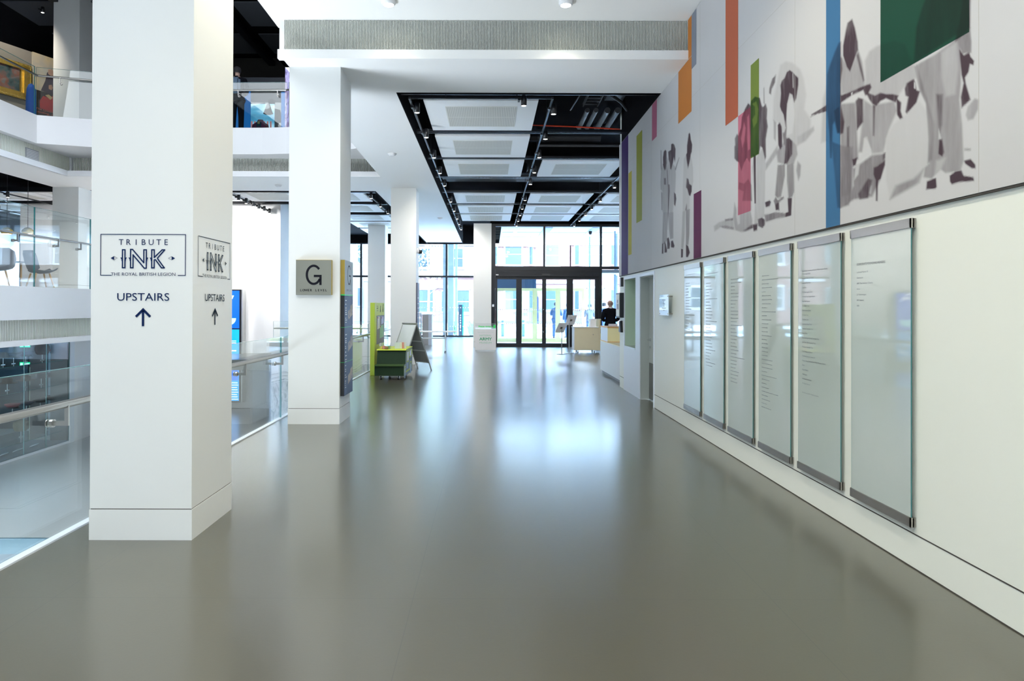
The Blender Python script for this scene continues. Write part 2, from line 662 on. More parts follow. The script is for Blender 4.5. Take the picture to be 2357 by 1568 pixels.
w = MB()
w.box(WX, 2.9, -7, 10.49, 0, 5.3)
w.box(WX, 2.9, 11.44, 11.78, 0, 5.3)
w.box(WX, 2.9, 12.74, 13.25, 0, 5.3)
w.box(WX, 2.9, 10.49, 11.44, 2.065, 5.3)
w.box(WX, 2.9, 11.78, 12.74, 2.05, 5.3)
w.box(WX, 2.9, 11.78, 12.74, 0, 0.815)
struct('wall_right', w, M['wall'])
g = MB()
g.box(WX - 0.002, WX + 0.01, -7, 10.45, 0.203, 0.210)
g.box(WX - 0.002, WX + 0.01, 12.80, 13.25, 0.203, 0.210)
g.box(WX - 0.002, WX + 0.01, -7, 10.45, 0.0, 0.006)
struct('baseboard_right', g, M['groove'])
# black liner above the far end of the right wall
struct('wall_void_right', box(WX - 0.01, 2.9, 9.99, 13.06, SOF + 0.01, 5.6), M['black'])

# wall niche and its steel frame
n = MB()
n.box(WX + 0.30, WX + 0.34, 11.78, 12.74, 0.815, 2.05)
n.box(WX, WX + 0.34, 12.735, 12.76, 0.815, 2.05)
n.box(WX, WX + 0.34, 11.76, 11.785, 0.815, 2.05)
struct('wall_niche', n, M['sage'])
fr = MB()
fr.box(WX - 0.012, WX + 0.03, 10.44, 10.49, 0, 2.05)
fr.box(WX - 0.012, WX + 0.03, 11.44, 11.78, 0, 2.05)
fr.box(WX - 0.012, WX + 0.03, 12.74, 12.80, 0, 2.05)
fr.box(WX - 0.012, WX + 0.03, 11.78, 12.74, 0, 0.80)
fr.box(WX - 0.012, WX + 0.03, 10.44, 12.80, 2.05, 2.10)
struct('trim_2', fr, M['framewhite'])
struct('trim_3', box(WX - 0.02, WX + 0.30, 11.785, 12.735, 0.80, 0.83), M['alu'])

# door in the right wall
dr = thing('door_1', 'grey door set back in the right wall', 'door', (2.70, 10.95, 0))
dr['kind'] = 'structure'
del dr['category']
box(2.66, 2.70, 10.50, 11.40, 0.01, 2.03).build('door_leaf', M['door'], dr)
jb = MB()
jb.box(WX, 2.80, 11.405, 11.44, 0, 2.065)
jb.box(WX, 2.80, 10.49, 10.495, 0, 2.065)
jb.box(WX, 2.80, 10.49, 11.44, 2.035, 2.065)
jb.build('door_frame', M['jamb'], dr)
box(2.654, 2.662, 10.53, 11.385, 0.02, 0.62).build('kick_plate', M['kick'], dr)
h = MB()
h.cyl((2.66, 11.30, 1.00), (2.61, 11.30, 1.00), 0.011, 10)
h.tube([(2.612, 11.31, 1.00), (2.606, 11.25, 1.00), (2.606, 11.17, 1.00)], 0.011, 10)
h.cyl((2.66, 11.30, 1.00), (2.650, 11.30, 1.00), 0.026, 14)
h.cyl((2.66, 11.30, 0.88), (2.645, 11.30, 0.88), 0.022, 14)
h.build('door_handle', M['chrome'], dr)

# near ceiling, beam, soffits
struct('ceiling', box(-2.79, 2.9, -7, 8.95, CEI, 5.55), M['ceil'])
b = MB()
b.box(-2.68, WX, 8.72, 8.95, SOF + 0.1, CEI)
struct('wall_beam', b, M['grilleback'])
b = MB()
b.box(-2.70, WX, 8.62, 9.99, SOF, SOF + 0.115)
b.box(-2.70, -2.64, 8.70, 8.95, SOF, CEI)
b.box(-2.67, -1.387, 9.99, 33.5, SOF, SOF + 0.10)
b.box(-10.30, -2.67, 16.60, 18.60, SOF, SOF + 0.12)
b.box(-3.13, -2.67, 18.60, 33.5, SOF, SOF + 0.10)
b.box(-11.60, -10.30, -7, 18.60, SOF, SOF + 0.12)
struct('ceiling_soffit', b, M['ceil'])
# raised edge of the soffit towards the atrium
e = MB()
e.box(-10.32, -10.26, -7, 16.60, SOF, SOF + 0.13)
e.box(-10.32, -2.62, 16.54, 16.60, SOF, SOF + 0.13)
struct('trim_4', e, M['white'])
# slatted grilles of the beam and of the atrium edge
gt = MB()
x = -2.63
while x < WX - 0.02:
    gt.box(x, x + 0.0100, 8.695, 8.72, SOF + 0.115, CEI - 0.005)
    x += 0.0192
beam_grille = gt.build('beam_grille', M['grille'])
tag(beam_grille, 'long off-white slatted ventilation grille on the beam over the aisle', 'ventilation grille')


def slat_grille(pts, z0, z1, pitch, label, nx=(0, 0)):
    """slats along a plan line pts (2 points), facing nx"""
    (x0, y0), (x1, y1) = pts
    L = math.hypot(x1 - x0, y1 - y0)
    u = Vector((x1 - x0, y1 - y0, 0)) / L
    nn = Vector((nx[0], nx[1], 0))
    m_ = MB()
    k = int(L / pitch)
    for i in range(k):
        c = Vector((x0, y0, 0)) + u * ((i + 0.5) * pitch) + nn * 0.02
        c.z = (z0 + z1) / 2
        m_.obox(c, u, nn, (0, 0, 1), pitch * 0.27, 0.012, (z1 - z0) / 2)
    o = m_.build('atrium_grille', M['grille'])
    return tag(o, label, 'ventilation grille')


struct('wall_grille_side', box(-10.60, -10.45, -7, 17.0, SOF + 0.12, CEI), M['grilleback'])
struct('wall_grille_far', box(-10.45, -2.67, 16.95, 17.10, SOF + 0.12, CEI), M['grilleback'])
struct('wall_grille_mezzanine', box(-8.40, -8.25, 1, 21, 0.93, 1.29), M['grilleback'])
slat_grille([(-10.45, 9), (-10.45, 16.9)], SOF + 0.125, CEI, 0.045, 'pale slatted grille band under the left upper balcony edge', (1, 0))
struct('trim_8', box(-10.46, -10.38, 16.88, 16.96, SOF + 0.12, CEI), M['white'])
slat_grille([(-10.36, 16.95), (-2.70, 16.95)], SOF + 0.125, CEI, 0.036, 'grey slatted grille band under the far upper balcony edge', (0, -1))
slat_grille([(-8.25, 8), (-8.25, 20.9)], 0.93, 1.29, 0.04, 'pale slatted grille band under the cafe mezzanine edge', (1, 0))
vents = []
for yy, lb in ((15.4, 'small grey vent in the upper left grille band, nearer the corner'), (13.95, 'small grey vent in the upper left grille band, nearer the frame edge')):
    v = MB().box(-10.415, -10.40, yy - 0.14, yy + 0.30, SOF + 0.17, SOF + 0.40)
    vo = thing('air_vent', lb, 'vent', (-10.40, yy, SOF + 0.17), 'air vents in the grille band')
    v.build('vent_plate', mat('vent_grey', (0.30, 0.31, 0.33), 0.6), vo)
    s_ = MB()
    for k in range(6):
        s_.box(-10.40, -10.39, yy - 0.12, yy + 0.28, SOF + 0.19 + k * 0.034, SOF + 0.20 + k * 0.034)
    s_.build('louvre', M['white'], vo)

# black ceiling voids above the rafts
v = MB()
v.box(-2.67, 9, 9.99, 34.6, 5.6, 5.75)
v.box(-1.387, WX - 0.01, 9.99, 10.01, SOF + 0.001, 5.6)
v.box(-1.387, -1.367, 10.01, 34.3, SOF + 0.001, 5.6)
v.box(-2.67, WX, 9.90, 9.985, SOF + 0.13, 5.75)
v.box(8.9, 9, 13.3, 26, SOF, 5.75)
v.box(-24, -10.50, -7, 18.65, 5.12, 5.18)
v.box(-24, -2.7, 18.65, 34.6, 5.12, 5.18)
v.box(-11.66, -11.60, -7, 18.6, SOF + 0.003, 5.15)
v.box(-10.3, -3.13, 18.60, 18.66, SOF + 0.003, 5.15)
v.box(-3.19, -3.132, 18.65, 34.5, SOF + 0.003, 5.15)
v.box(-24, 9, 34.36, 34.42, 4.72, 5.75)
v.box(0.0, 9, 26.2, 26.28, 4.70, 5.75)
struct('ceiling_void', v, M['black'])

# upper floor slab round the atrium (its edge follows a shallow curve)
edge = [(-10.25, -7), (-10.25, 15.4), (-9.9, 15.52), (-9.2, 15.75), (-8.4, 16.02), (-7.6, 16.25), (-6.9, 16.40), (-6.2, 16.45), (-5.5, 16.45), (-4.9, 16.38), (-4.1, 16.18), (-3.3, 15.90), (-2.67, 15.6)]
poly = [(-24, -7)] + edge + [(-2.67, 34.6), (-24, 34.6)]
s = MB()
n_ = len(poly)
s.prism(poly, 'Z', CEI, 5.84)
struct('floor_upper', s, M['white'])
# mezzanine of the cafe
s = MB()
s.box(-24, -8.05, 1, 21, 1.29, 1.87)
s.box(-10.1, -8.05, 1, 21, 0.84, 0.93)
s.box(-24, -8.40, 1, 21, 0.90, 1.29)
struct('floor_mezzanine', s, M['white'])

# far and side walls
w = MB()
w.box(-15.3, -6.83, 22.2, 23.7, -1.99, 5.1)
struct('wall_atrium_far', w, M['white'])
struct('wall_lower_far', MB().box(-24, 9, 24.0, 24.2, -5, -0.3).box(-2.92, -2.87, 19.4, 24.2, -1.99, -0.3).box(-2.92, -2.87, -7, 19.5, -5, -1.99), M['white'])
struct('baseboard_far', box(-10.2, -6.83, 22.17, 22.2, -1.79, -1.60), M['white'])
w = MB()
w.box(-10.5, -10.2, 16.73, 22.2, -1.99, 0.90)
w.box(-16.2, -15.9, -7, 22.2, -1.99, 0.90)
w.box(-24, -23.8, -7, 35, -5.2, 10.1)
struct('wall_left', w, M['white'])
struct('wall_behind', MB().box(-24, 9, -7.2, -7, -5.2, 5.6), M['white'])
M['darkback'] = mat('dark_gallery_back_wall', (0.045, 0.045, 0.048), 0.7)
struct('wall_behind_upper', MB().box(-24, 9, -7.2, -7, 5.6, 10.2), M['darkback'])  # unseen wall, made dark to dim reflections in the gallery glass
struct('wall_atrium_right', box(-2.67, -2.6, -7, 34.6, 5.76, 10.1), M['white'])
struct('wall_far_right', box(8.6, 8.9, 13.3, 26.4, 0, 5.7), M['white'])
struct('wall_right_return', box(2.9, 8.9, 12.95, 13.25, 0, 5.7), M['white'])
r = MB()
r.box(-24, -10.25, -7.2, 34.8, 10.1, 10.3)
r.box(-10.25, 9, 15.4, 34.8, 10.1, 10.3)
r.box(-2.7, 9, -7.2, 15.4, 9.3, 9.5)
r.box(-10.25, -2.7, -7.2, 15.4, 9.3, 9.5)
struct('ceiling_roof', r, M['white'])
struct('ceiling_gallery', MB().box(-24, -10.25, -7, 34, 9.90, 10.0).box(-10.25, -2.7, 15.5, 34, 9.90, 10.0).box(-10.3, -2.6, 15.40, 15.5, 9.3, 10.2).box(-10.3, -10.2, -7, 15.5, 9.3, 10.2), M['black'])
M['olive'] = mat('dark_olive_gallery_wall', (0.016, 0.014, 0.011), 0.8, var=0.2)
struct('wall_gallery_far', MB().box(-17, -2.7, 23.0, 23.2, 5.84, 9.9).box(-2.95, -2.7, 16.2, 23, 5.84, 9.9), M['olive'])

# topographic wall that guards the stair below the far ground floor
mp = thing('relief_wall', 'low white wall with a rough grey contour-map relief beyond the glass balustrade', 'wall panel', (-4.6, 19.4, -1.79))
box(-6.2, -2.95, 19.35, 19.49, -1.79, 0.62).build('panel', M['white'], mp)
M['contour'] = blotch_mat('contour_print', [(0.25, 0.28, 0.30), (0.55, 0.58, 0.6), (0.75, 0.78, 0.8), (0.4, 0.44, 0.47)], 9, 0.6, (1, 1, 0.4), dist=1.0)
pts = [(-6.2, -1.7), (-2.96, -1.7), (-2.96, -0.30), (-3.3, -0.22), (-3.5, 0.0), (-3.8, -0.22), (-4.3, -0.35), (-4.6, -0.55), (-4.9, -0.5), (-5.3, -0.62), (-5.8, -0.5), (-6.2, -0.6)]
MB().prism(pts, 'Y', 19.335, 19.35).build('relief', M['contour'], mp)
l1 = MB()
for dz in (0.0, 0.09, -0.06, 0.2):
    top = [(-2.96, -0.30), (-3.3, -0.22), (-3.5, 0.0), (-3.8, -0.22), (-4.3, -0.35), (-4.6, -0.55), (-4.9, -0.5), (-5.3, -0.62), (-5.8, -0.5), (-6.2, -0.6)]
    l1.tube([(a, 19.33, z_ + dz) for a, z_ in top], 0.012, 6)
l1.build('contour_line', M['whitemark'], mp)

# ------------------------------------------------------------------ columns


def column(x0, x1, y0, y1, z0, z1, label, base=True):
    t = thing('column', label, 'column', ((x0 + x1) / 2, (y0 + y1) / 2, z0), None)
    zb = z0 + (0.207 if base else 0)
    box(x0, x1, y0, y1, zb, z1).build('shaft', M['column'], t)
    if base:
        box(x0 + 0.004, x1 - 0.004, y0 + 0.004, y1 - 0.004, z0 + 0.005, zb).build('shadow_gap', M['groove'], t)
        box(x0 - 0.003, x1 + 0.003, y0 - 0.003, y1 + 0.003, z0, zb - 0.006).build('plinth', M['column'], t)
    return t


col1 = column(-2.638, -1.966, 4.51, 5.20, 0, CEI, 'nearest square white column with navy lettering on two faces')
col2 = column(-2.638, -1.968, 8.93, 9.60, 0, SOF, 'second square white column with a grey G plaque and directory board')
col3 = column(-2.64, -1.968, 18.1, 18.78, 0, SOF, 'third square white column behind the green seat trolley')
col4 = column(-0.63, 0.045, 25.78, 26.42, 0, SOF, 'white column beside the black entrance doors')
col5 = column(-4.84, -4.16, 27.0, 27.7, 0, SOF + 0.3, 'far white column behind the yellow board')
col6 = column(-11.62, -10.93, 18.1, 18.78, 1.87, SOF, 'white column standing on the cafe mezzanine')
col7 = column(-11.62, -10.93, 18.1, 18.78, 5.84, 9.9, 'blue-grey column standing on the upper gallery')

# ------------------------------------------------------------------ lettering on the first column
LG = 4.508 / F / 6.03


def logo(mb, mb2, cx, cy, cz_y, face):
    """tattoo-exhibition logo; face 'front' or 'side'"""
    LAY = [0.0]

    def T(x, y):
        u = (x - 770) * LG
        z_ = 2.007 - (y - 165) * LG     # zoom row 165 sits at z = 2.007
        if face == 'front':
            return (cx + u, 4.5065 - LAY[0], z_)
        return (-1.9625 + LAY[0], cx + u, z_)

    def quad(a, b_, w_):
        (x0, y0), (x1, y1) = a, b_
        L = math.hypot(x1 - x0, y1 - y0)
        ux, uy = (x1 - x0) / L, (y1 - y0) / L
        px, py = -uy * w_ / 2, ux * w_ / 2
        k_ = 0.0 if abs(ux) > 0.02 and abs(uy) > 0.02 else 0.5
        ex, ey = ux * w_ * k_, uy * w_ * k_
        P = [(x0 - ex + px, y0 - ey + py), (x1 + ex + px, y1 + ey + py), (x1 + ex - px, y1 + ey - py), (x0 - ex - px, y0 - ey - py)]
        LAY[0] += 0.00002
        mb.add([T(*p) for p in P], [(0, 1, 2, 3)])

    def poly_line(pts, w_, close=True):
        for i in range(len(pts) - (0 if close else 1)):
            quad(pts[i], pts[(i + 1) % len(pts)], w_)

    def fill(pts):
        mb.add([T(*p) for p in pts], [tuple(range(len(pts)))])
    # frame
    poly_line([(330, 711), (182, 711), (182, 143), (1358, 143), (1358, 711), (1259, 711)], 10, False)
    # I N K outlined letters
    w_ = 17
    h_ = w_ / 2
    poly_line([(475 + h_, 348 + h_), (527 - h_, 348 + h_), (527 - h_, 615 - h_), (475 + h_, 615 - h_)], w_)
    poly_line([(588 + h_, 343 + h_), (624, 343 + h_), (772 + h_, 535), (772 + h_, 348 + h_), (824 - h_, 348 + h_), (824 - h_, 620 - h_), (788, 620 - h_), (640 - h_, 428), (640 - h_, 615 - h_), (588 + h_, 615 - h_)], w_)
    poly_line([(882 + h_, 348 + h_), (934 - h_, 348 + h_), (934 - h_, 462), (1035, 348 + h_), (1070, 348 + h_), (968, 474), (1066, 615 - h_), (1027, 615 - h_), (940, 490), (934 - h_, 498), (934 - h_, 615 - h_), (882 + h_, 615 - h_)], w_)
    for x_, s_ in ((475, -1), (527, 1), (588, -1), (824, 1), (882, -1)):
        fill([(x_, 464), (x_ + s_ * 20, 464), (x_ + s_ * 6, 490), (x_ + s_ * 3, 515), (x_, 515)])
    for cx_, s_ in ((369, -1), (1167, 1)):
        fill([(cx_, 445), (cx_ + s_ * 48, 472), (cx_, 500)])
        poly_line([(cx_, 447), (cx_ - s_ * 45, 472), (cx_, 498)], 4, False)
    # arrow
    fill([(775, 1162), (886, 1275), (862, 1297), (775, 1208), (686, 1297), (663, 1275)])
    fill([(758, 1200), (790, 1200), (790, 1417), (758, 1417)])
    U = (1, 0, 0) if face == 'front' else (0, 1, 0)
    V = (0, 0, 1)
    text(mb, 'TRIBUTE', T(778, 289), U, V, 80 * LG, 730 * LG, 'C', 0, ls=1)
    text(mb, 'THE ROYAL BRITISH LEGION', T(326, 716), U, V, 44 * LG, 895 * LG, 'L')
    text(mb, 'UPSTAIRS', T(776, 1062), U, V, 106 * LG, 722 * LG, 'C')


m1 = MB()
logo(m1, None, -2.293, 0, 0, 'front')
m1.build('printed_lettering', M['ink'], col1)
m2 = MB()
logo(m2, None, 4.868, 0, 0, 'side')
m2.build('printed_lettering', M['inkdark'], col1)

# ------------------------------------------------------------------ mural on the upper right wall
MURX = 2.50
ZA = lambda P: [(1640 + x / 3.268, 80 + y / 3.268) for x, y in P]
ZB = lambda P: [(1500 + x / 4.614, 280 + y / 4.614) for x, y in P]
ZC = lambda P: [(1880 + x / 3.136, y / 3.136) for x, y in P]
INK = []


def ink(z, a, soft, P):
    INK.append((np.array(z(P)), a, soft))


# far group of two soldiers in snow smocks
B = 1.6
ink(ZB, .30, B, [(118, 450), (100, 520), (92, 640), (95, 720), (112, 740), (115, 960), (165, 970), (175, 600), (165, 520), (158, 440)])
ink(ZB, .80, B, [(122, 450), (120, 380), (128, 320), (145, 298), (157, 315), (158, 400), (160, 440), (150, 500), (140, 520), (132, 500), (118, 450)])
ink(ZB, .60, B, [(95, 305), (102, 305), (106, 500), (100, 520), (97, 480)])
ink(ZB, .65, B, [(130, 600), (150, 600), (152, 670), (132, 670)])
ink(ZB, .38, B, [(120, 960), (168, 965), (162, 1260), (140, 1300), (110, 1300)])
ink(ZB, .85, B, [(110, 1300), (125, 1290), (125, 1400), (108, 1405)])
ink(ZB, .85, B, [(135, 1270), (150, 1300), (163, 1370), (160, 1390), (136, 1392)])
ink(ZB, .60, B, [(102, 740), (112, 760), (112, 940), (105, 940)])
ink(ZB, .26, B, [(160, 370), (175, 400), (195, 515), (225, 450), (250, 480), (257, 560), (250, 740), (245, 760), (225, 960), (205, 975), (185, 960), (180, 700), (165, 600)])
ink(ZB, .80, B, [(175, 320), (205, 300), (208, 240), (225, 232), (240, 245), (253, 290), (250, 400), (245, 430), (235, 380), (225, 440), (205, 515), (195, 500), (190, 440), (180, 400)])
ink(ZB, .70, B, [(158, 470), (168, 520), (176, 665), (190, 670), (192, 740), (185, 850), (178, 1000), (172, 1150), (170, 1000), (172, 700)])
ink(ZB, .80, B, [(238, 750), (255, 770), (262, 820), (250, 900), (238, 880)])
ink(ZB, .60, B, [(290, 380), (293, 385), (268, 470), (255, 520), (248, 505), (262, 460)])
ink(ZB, .38, B, [(182, 965), (230, 960), (230, 1240), (195, 1250), (185, 1150)])
ink(ZB, .85, B, [(162, 1240), (180, 1230), (195, 1300), (190, 1350), (165, 1355)])
ink(ZB, .85, B, [(205, 1270), (225, 1262), (242, 1320), (235, 1340), (205, 1335)])
# lone far soldier
ink(ZB, .17, B, [(366, 350), (340, 400), (335, 560), (330, 700), (328, 940), (345, 960), (400, 930), (405, 760), (425, 720), (442, 640), (440, 500), (425, 400), (410, 350)])
ink(ZB, .85, B, [(375, 330), (376, 250), (392, 130), (402, 116), (410, 140), (415, 190), (430, 245), (425, 320), (415, 350), (408, 400), (385, 500), (370, 400), (366, 350)])
ink(ZB, .80, B, [(372, 600), (390, 610), (400, 660), (425, 680), (425, 740), (410, 790), (395, 780), (380, 720), (365, 700)])
ink(ZB, .60, B, [(370, 870), (375, 900), (372, 960), (355, 940)])
ink(ZB, .30, B, [(328, 950), (358, 950), (350, 1200), (335, 1350), (313, 1340)])
ink(ZB, .46, B, [(362, 940), (405, 925), (400, 1200), (390, 1310), (365, 1310), (362, 1100)])
ink(ZB, .90, B, [(312, 1350), (333, 1355), (330, 1440), (312, 1445)])
ink(ZB, .90, B, [(365, 1308), (387, 1320), (405, 1390), (398, 1410), (385, 1440), (366, 1440)])
# pair with packs beside the sledge
A = 2.4
ink(ZA, .28, 4, [(10, 1440), (50, 1410), (155, 1375), (165, 1470), (60, 1450), (15, 1480)])
ink(ZA, .60, A, [(95, 1388), (155, 1380), (155, 1396), (95, 1402)])
ink(ZA, .50, A, [(55, 1440), (100, 1435), (160, 1450), (160, 1465), (80, 1455)])
ink(ZA, .34, 3, [(190, 1350), (165, 1260), (155, 1380), (170, 1470), (215, 1485), (290, 1460), (300, 1400), (285, 1320), (200, 1355)])
ink(ZA, .12, 3, [(185, 1290), (205, 1300), (205, 1420), (190, 1430), (178, 1360)])
ink(ZA, .70, 3, [(225, 1480), (300, 1425), (305, 1455), (250, 1478)])
ink(ZA, .20, A, [(330, 930), (375, 850), (398, 950), (395, 1180), (390, 1370), (345, 1390), (330, 1270)])
ink(ZA, .22, A, [(298, 1000), (318, 1270), (315, 1420), (335, 1420), (345, 1380), (330, 1270), (310, 920)])
ink(ZA, .36, A, [(200, 960), (285, 930), (290, 1100), (292, 1320), (230, 1350), (193, 1355), (195, 1100)])
ink(ZA, .62, A, [(240, 1120), (270, 1085), (292, 1130), (297, 1250), (225, 1250), (235, 1180), (195, 1160), (200, 1110)])
ink(ZA, .74, A, [(243, 560), (268, 515), (285, 530), (290, 500), (320, 465), (355, 475), (372, 540), (385, 540), (400, 515), (412, 560), (408, 630), (416, 690), (400, 790), (403, 920), (395, 940), (375, 850), (360, 840), (350, 895), (288, 925), (280, 960), (260, 930), (240, 960), (218, 1025), (200, 960), (180, 950), (165, 930), (165, 840), (170, 830), (168, 780), (185, 745), (195, 760), (215, 700), (222, 620)])
ink(ZA, .30, A, [(215, 780), (238, 660), (250, 700), (240, 800), (225, 850)])
ink(ZA, .30, A, [(262, 620), (275, 600), (284, 760), (283, 860), (268, 870), (262, 780)])
ink(ZA, .35, A, [(300, 520), (330, 500), (345, 560), (335, 660), (310, 700), (300, 640), (322, 600), (318, 540)])
ink(ZA, .45, 1.5, [(383, 400), (390, 392), (392, 520), (384, 520)])
ink(ZA, .88, 1.5, [(308, 900), (325, 905), (326, 1270), (316, 1270)])
ink(ZA, .85, A, [(303, 1430), (340, 1420), (335, 1470), (310, 1478)])
ink(ZA, .75, A, [(340, 1390), (370, 1375), (395, 1390), (395, 1430), (375, 1455), (345, 1440)])
ink(ZA, .60, A, [(390, 1355), (480, 1335), (545, 1342), (550, 1370), (480, 1385), (400, 1410)])
ink(ZA, .80, A, [(395, 1260), (430, 1245), (440, 1260), (430, 1290), (400, 1300)])
# middle soldier
ink(ZA, .16, 6, [(510, 230), (550, 200), (600, 210), (660, 260), (685, 330), (705, 450), (690, 560), (740, 640), (735, 700), (680, 800), (630, 850), (560, 800), (490, 660), (455, 640), (460, 480), (490, 330)])
ink(ZA, .05, 4, [(570, 500), (600, 470), (620, 600), (600, 740), (560, 760), (556, 600)])
ink(ZA, .62, A, [(425, 440), (428, 400), (450, 330), (478, 300), (470, 360), (445, 410), (440, 450)])
ink(ZA, .85, A, [(520, 350), (545, 320), (560, 280), (580, 265), (600, 280), (610, 290), (645, 325), (645, 380), (630, 480), (615, 510), (600, 450), (580, 440), (560, 520), (550, 690), (535, 600), (518, 570), (508, 540), (515, 440), (510, 380)])
ink(ZA, .15, 1.5, [(602, 285), (607, 290), (610, 400), (604, 400)])
ink(ZA, .35, 4, [(400, 970), (490, 830), (490, 890), (400, 1020)])
ink(ZA, .40, 4, [(480, 880), (560, 780), (600, 800), (630, 830), (640, 900), (610, 970), (540, 975), (490, 960)])
ink(ZA, .80, A, [(490, 680), (505, 660), (520, 690), (525, 760), (525, 840), (510, 865), (495, 830)])
ink(ZA, .82, A, [(550, 780), (575, 775), (600, 800), (600, 900), (580, 930), (560, 970), (540, 970), (548, 860)])
ink(ZA, .65, A, [(528, 740), (540, 735), (552, 700), (555, 640), (550, 500), (553, 500), (558, 700), (550, 830), (535, 830)])
ink(ZA, .50, 3, [(490, 980), (545, 975), (545, 1060), (515, 1220), (490, 1230), (470, 1210)])
ink(ZA, .50, 3, [(560, 975), (610, 965), (615, 1180), (600, 1220), (570, 1225), (560, 1100)])
ink(ZA, .85, A, [(470, 1270), (500, 1260), (503, 1320), (475, 1320)])
ink(ZA, .60, A, [(460, 1250), (475, 1220), (490, 1245), (535, 1215), (538, 1230), (500, 1262), (470, 1280)])
ink(ZA, .90, A, [(565, 1230), (597, 1225), (592, 1360), (548, 1370), (548, 1345), (570, 1330)])
ink(ZA, .30, 5, [(640, 770), (760, 690), (765, 720), (700, 800), (640, 830)])
ink(ZA, .42, 4, [(640, 950), (665, 980), (660, 1060), (645, 1100), (630, 1020)])
ink(ZA, .40, 4, [(460, 640), (480, 660), (475, 800), (462, 780)])
ink(ZA, .18, 6, [(830, 480), (860, 380), (866, 800), (815, 815)])
ink(ZA, .72, 2, [(735, 620), (745, 600), (862, 525), (862, 575), (760, 605)])
# near group on the right
D = 4.2
ink(ZC, .62, D, [(75, 540), (90, 490), (130, 380), (160, 310), (176, 300), (176, 560), (178, 960), (150, 960), (130, 880), (118, 900), (108, 1140), (98, 1140), (90, 950), (72, 760)])
ink(ZC, .85, D, [(125, 800), (165, 770), (176, 960), (150, 960)])
ink(ZC, .45, D, [(105, 1020), (178, 1050), (178, 1500), (150, 1500), (130, 1250)])
ink(ZC, .36, 5, [(176, 400), (240, 520), (300, 360), (330, 450), (350, 600), (340, 640), (180, 680), (172, 500)])
ink(ZC, .85, D, [(190, 400), (190, 330), (210, 220), (222, 165), (255, 137), (275, 200), (295, 300), (298, 360), (275, 420), (240, 520), (215, 480)])
ink(ZC, .70, D, [(285, 400), (300, 380), (345, 580), (335, 590)])
ink(ZC, .70, D, [(168, 410), (180, 420), (185, 500), (170, 600)])
ink(ZC, .24, 7, [(345, 440), (380, 370), (430, 335), (560, 290), (640, 320), (700, 470), (720, 560), (640, 620), (580, 700), (420, 720), (350, 620)])
ink(ZC, .46, 6, [(170, 750), (280, 740), (290, 940), (300, 1150), (260, 1150), (170, 1060)])
ink(ZC, .38, 6, [(340, 720), (400, 760), (560, 730), (580, 800), (520, 940), (480, 1100), (400, 1110), (360, 990), (330, 1100), (300, 1100), (330, 860)])
ink(ZC, .60, 6, [(170, 1050), (260, 1060), (262, 1150), (255, 1400), (230, 1480), (170, 1500)])
ink(ZC, .55, 6, [(262, 1220), (400, 1120), (490, 1110), (495, 1160), (460, 1290), (400, 1420), (330, 1430), (270, 1440), (170, 1500), (170, 1420), (230, 1410), (265, 1340)])
ink(ZC, .15, 4, [(280, 1190), (310, 1180), (300, 1260), (270, 1300)])
ink(ZC, .25, 4, [(375, 1350), (395, 1340), (390, 1400), (372, 1395)])
ink(ZC, .80, 5, [(300, 1400), (370, 1290), (400, 1300), (370, 1430), (310, 1440)])
ink(ZC, .85, D, [(170, 690), (250, 660), (340, 620), (385, 605), (395, 630), (370, 680), (350, 690), (335, 650), (250, 690), (170, 745)])
ink(ZC, .10, 2, [(247, 670), (260, 665), (255, 690), (248, 692)])
ink(ZC, .80, D, [(350, 660), (420, 690), (460, 670), (500, 680), (550, 680), (590, 690), (570, 740), (500, 710), (460, 730), (430, 765), (400, 750), (380, 720)])
ink(ZC, .82, D, [(280, 730), (300, 705), (335, 715), (335, 880), (320, 900), (290, 940), (285, 800)])
ink(ZC, .75, D, [(405, 760), (422, 760), (415, 980), (405, 980)])
ink(ZC, .70, D, [(218, 920), (235, 910), (232, 1060), (218, 1060)])
ink(ZC, .80, D, [(170, 740), (200, 880), (190, 960), (170, 970)])
ink(ZC, .85, D, [(256, 1150), (292, 1140), (280, 1190), (262, 1200)])
ink(ZC, .04, D, [(340, 1000), (350, 990), (390, 1080), (380, 1120), (340, 1140), (300, 1175), (330, 1100)])
ink(ZC, .09, 6, [(550, 900), (640, 830), (740, 730), (800, 810), (810, 1000), (800, 1180), (720, 1340), (530, 1440), (500, 1300), (500, 1000)])
ink(ZC, .45, 8, [(528, 1440), (570, 1340), (700, 1290), (770, 1220), (740, 1320), (650, 1370)])
ink(ZC, .85, D, [(410, 1210), (440, 1200), (490, 1160), (492, 1190), (460, 1290), (440, 1300), (438, 1450), (427, 1450), (428, 1300), (410, 1260)])
ink(ZC, .75, D, [(470, 1120), (495, 1100), (492, 1140), (475, 1160)])
ink(ZC, .42, 5, [(700, 480), (860, 390), (1110, 200), (1116, 380), (1040, 350), (1040, 600), (1030, 720), (1050, 900), (1060, 1160), (1040, 1230), (930, 1250), (890, 1220), (830, 1290), (770, 1280), (780, 1210), (810, 1180), (805, 900), (790, 750), (740, 650)])
ink(ZC, .26, 8, [(900, 380), (1010, 300), (1020, 500), (1000, 680), (930, 700), (905, 560)])
ink(ZC, .22, 8, [(860, 1160), (930, 1140), (900, 1220), (850, 1260)])
ink(ZC, .66, 6, [(860, 680), (910, 680), (905, 900), (888, 960), (878, 900)])
ink(ZC, .56, 6, [(722, 470), (745, 640), (790, 740), (810, 1000), (800, 1180), (835, 1150), (850, 900), (800, 720), (750, 560)])
ink(ZC, .10, 3, [(880, 930), (898, 1000), (878, 1005)])
ink(ZC, .86, D, [(885, 1010), (905, 1005), (920, 1100), (905, 1130), (880, 1110)])
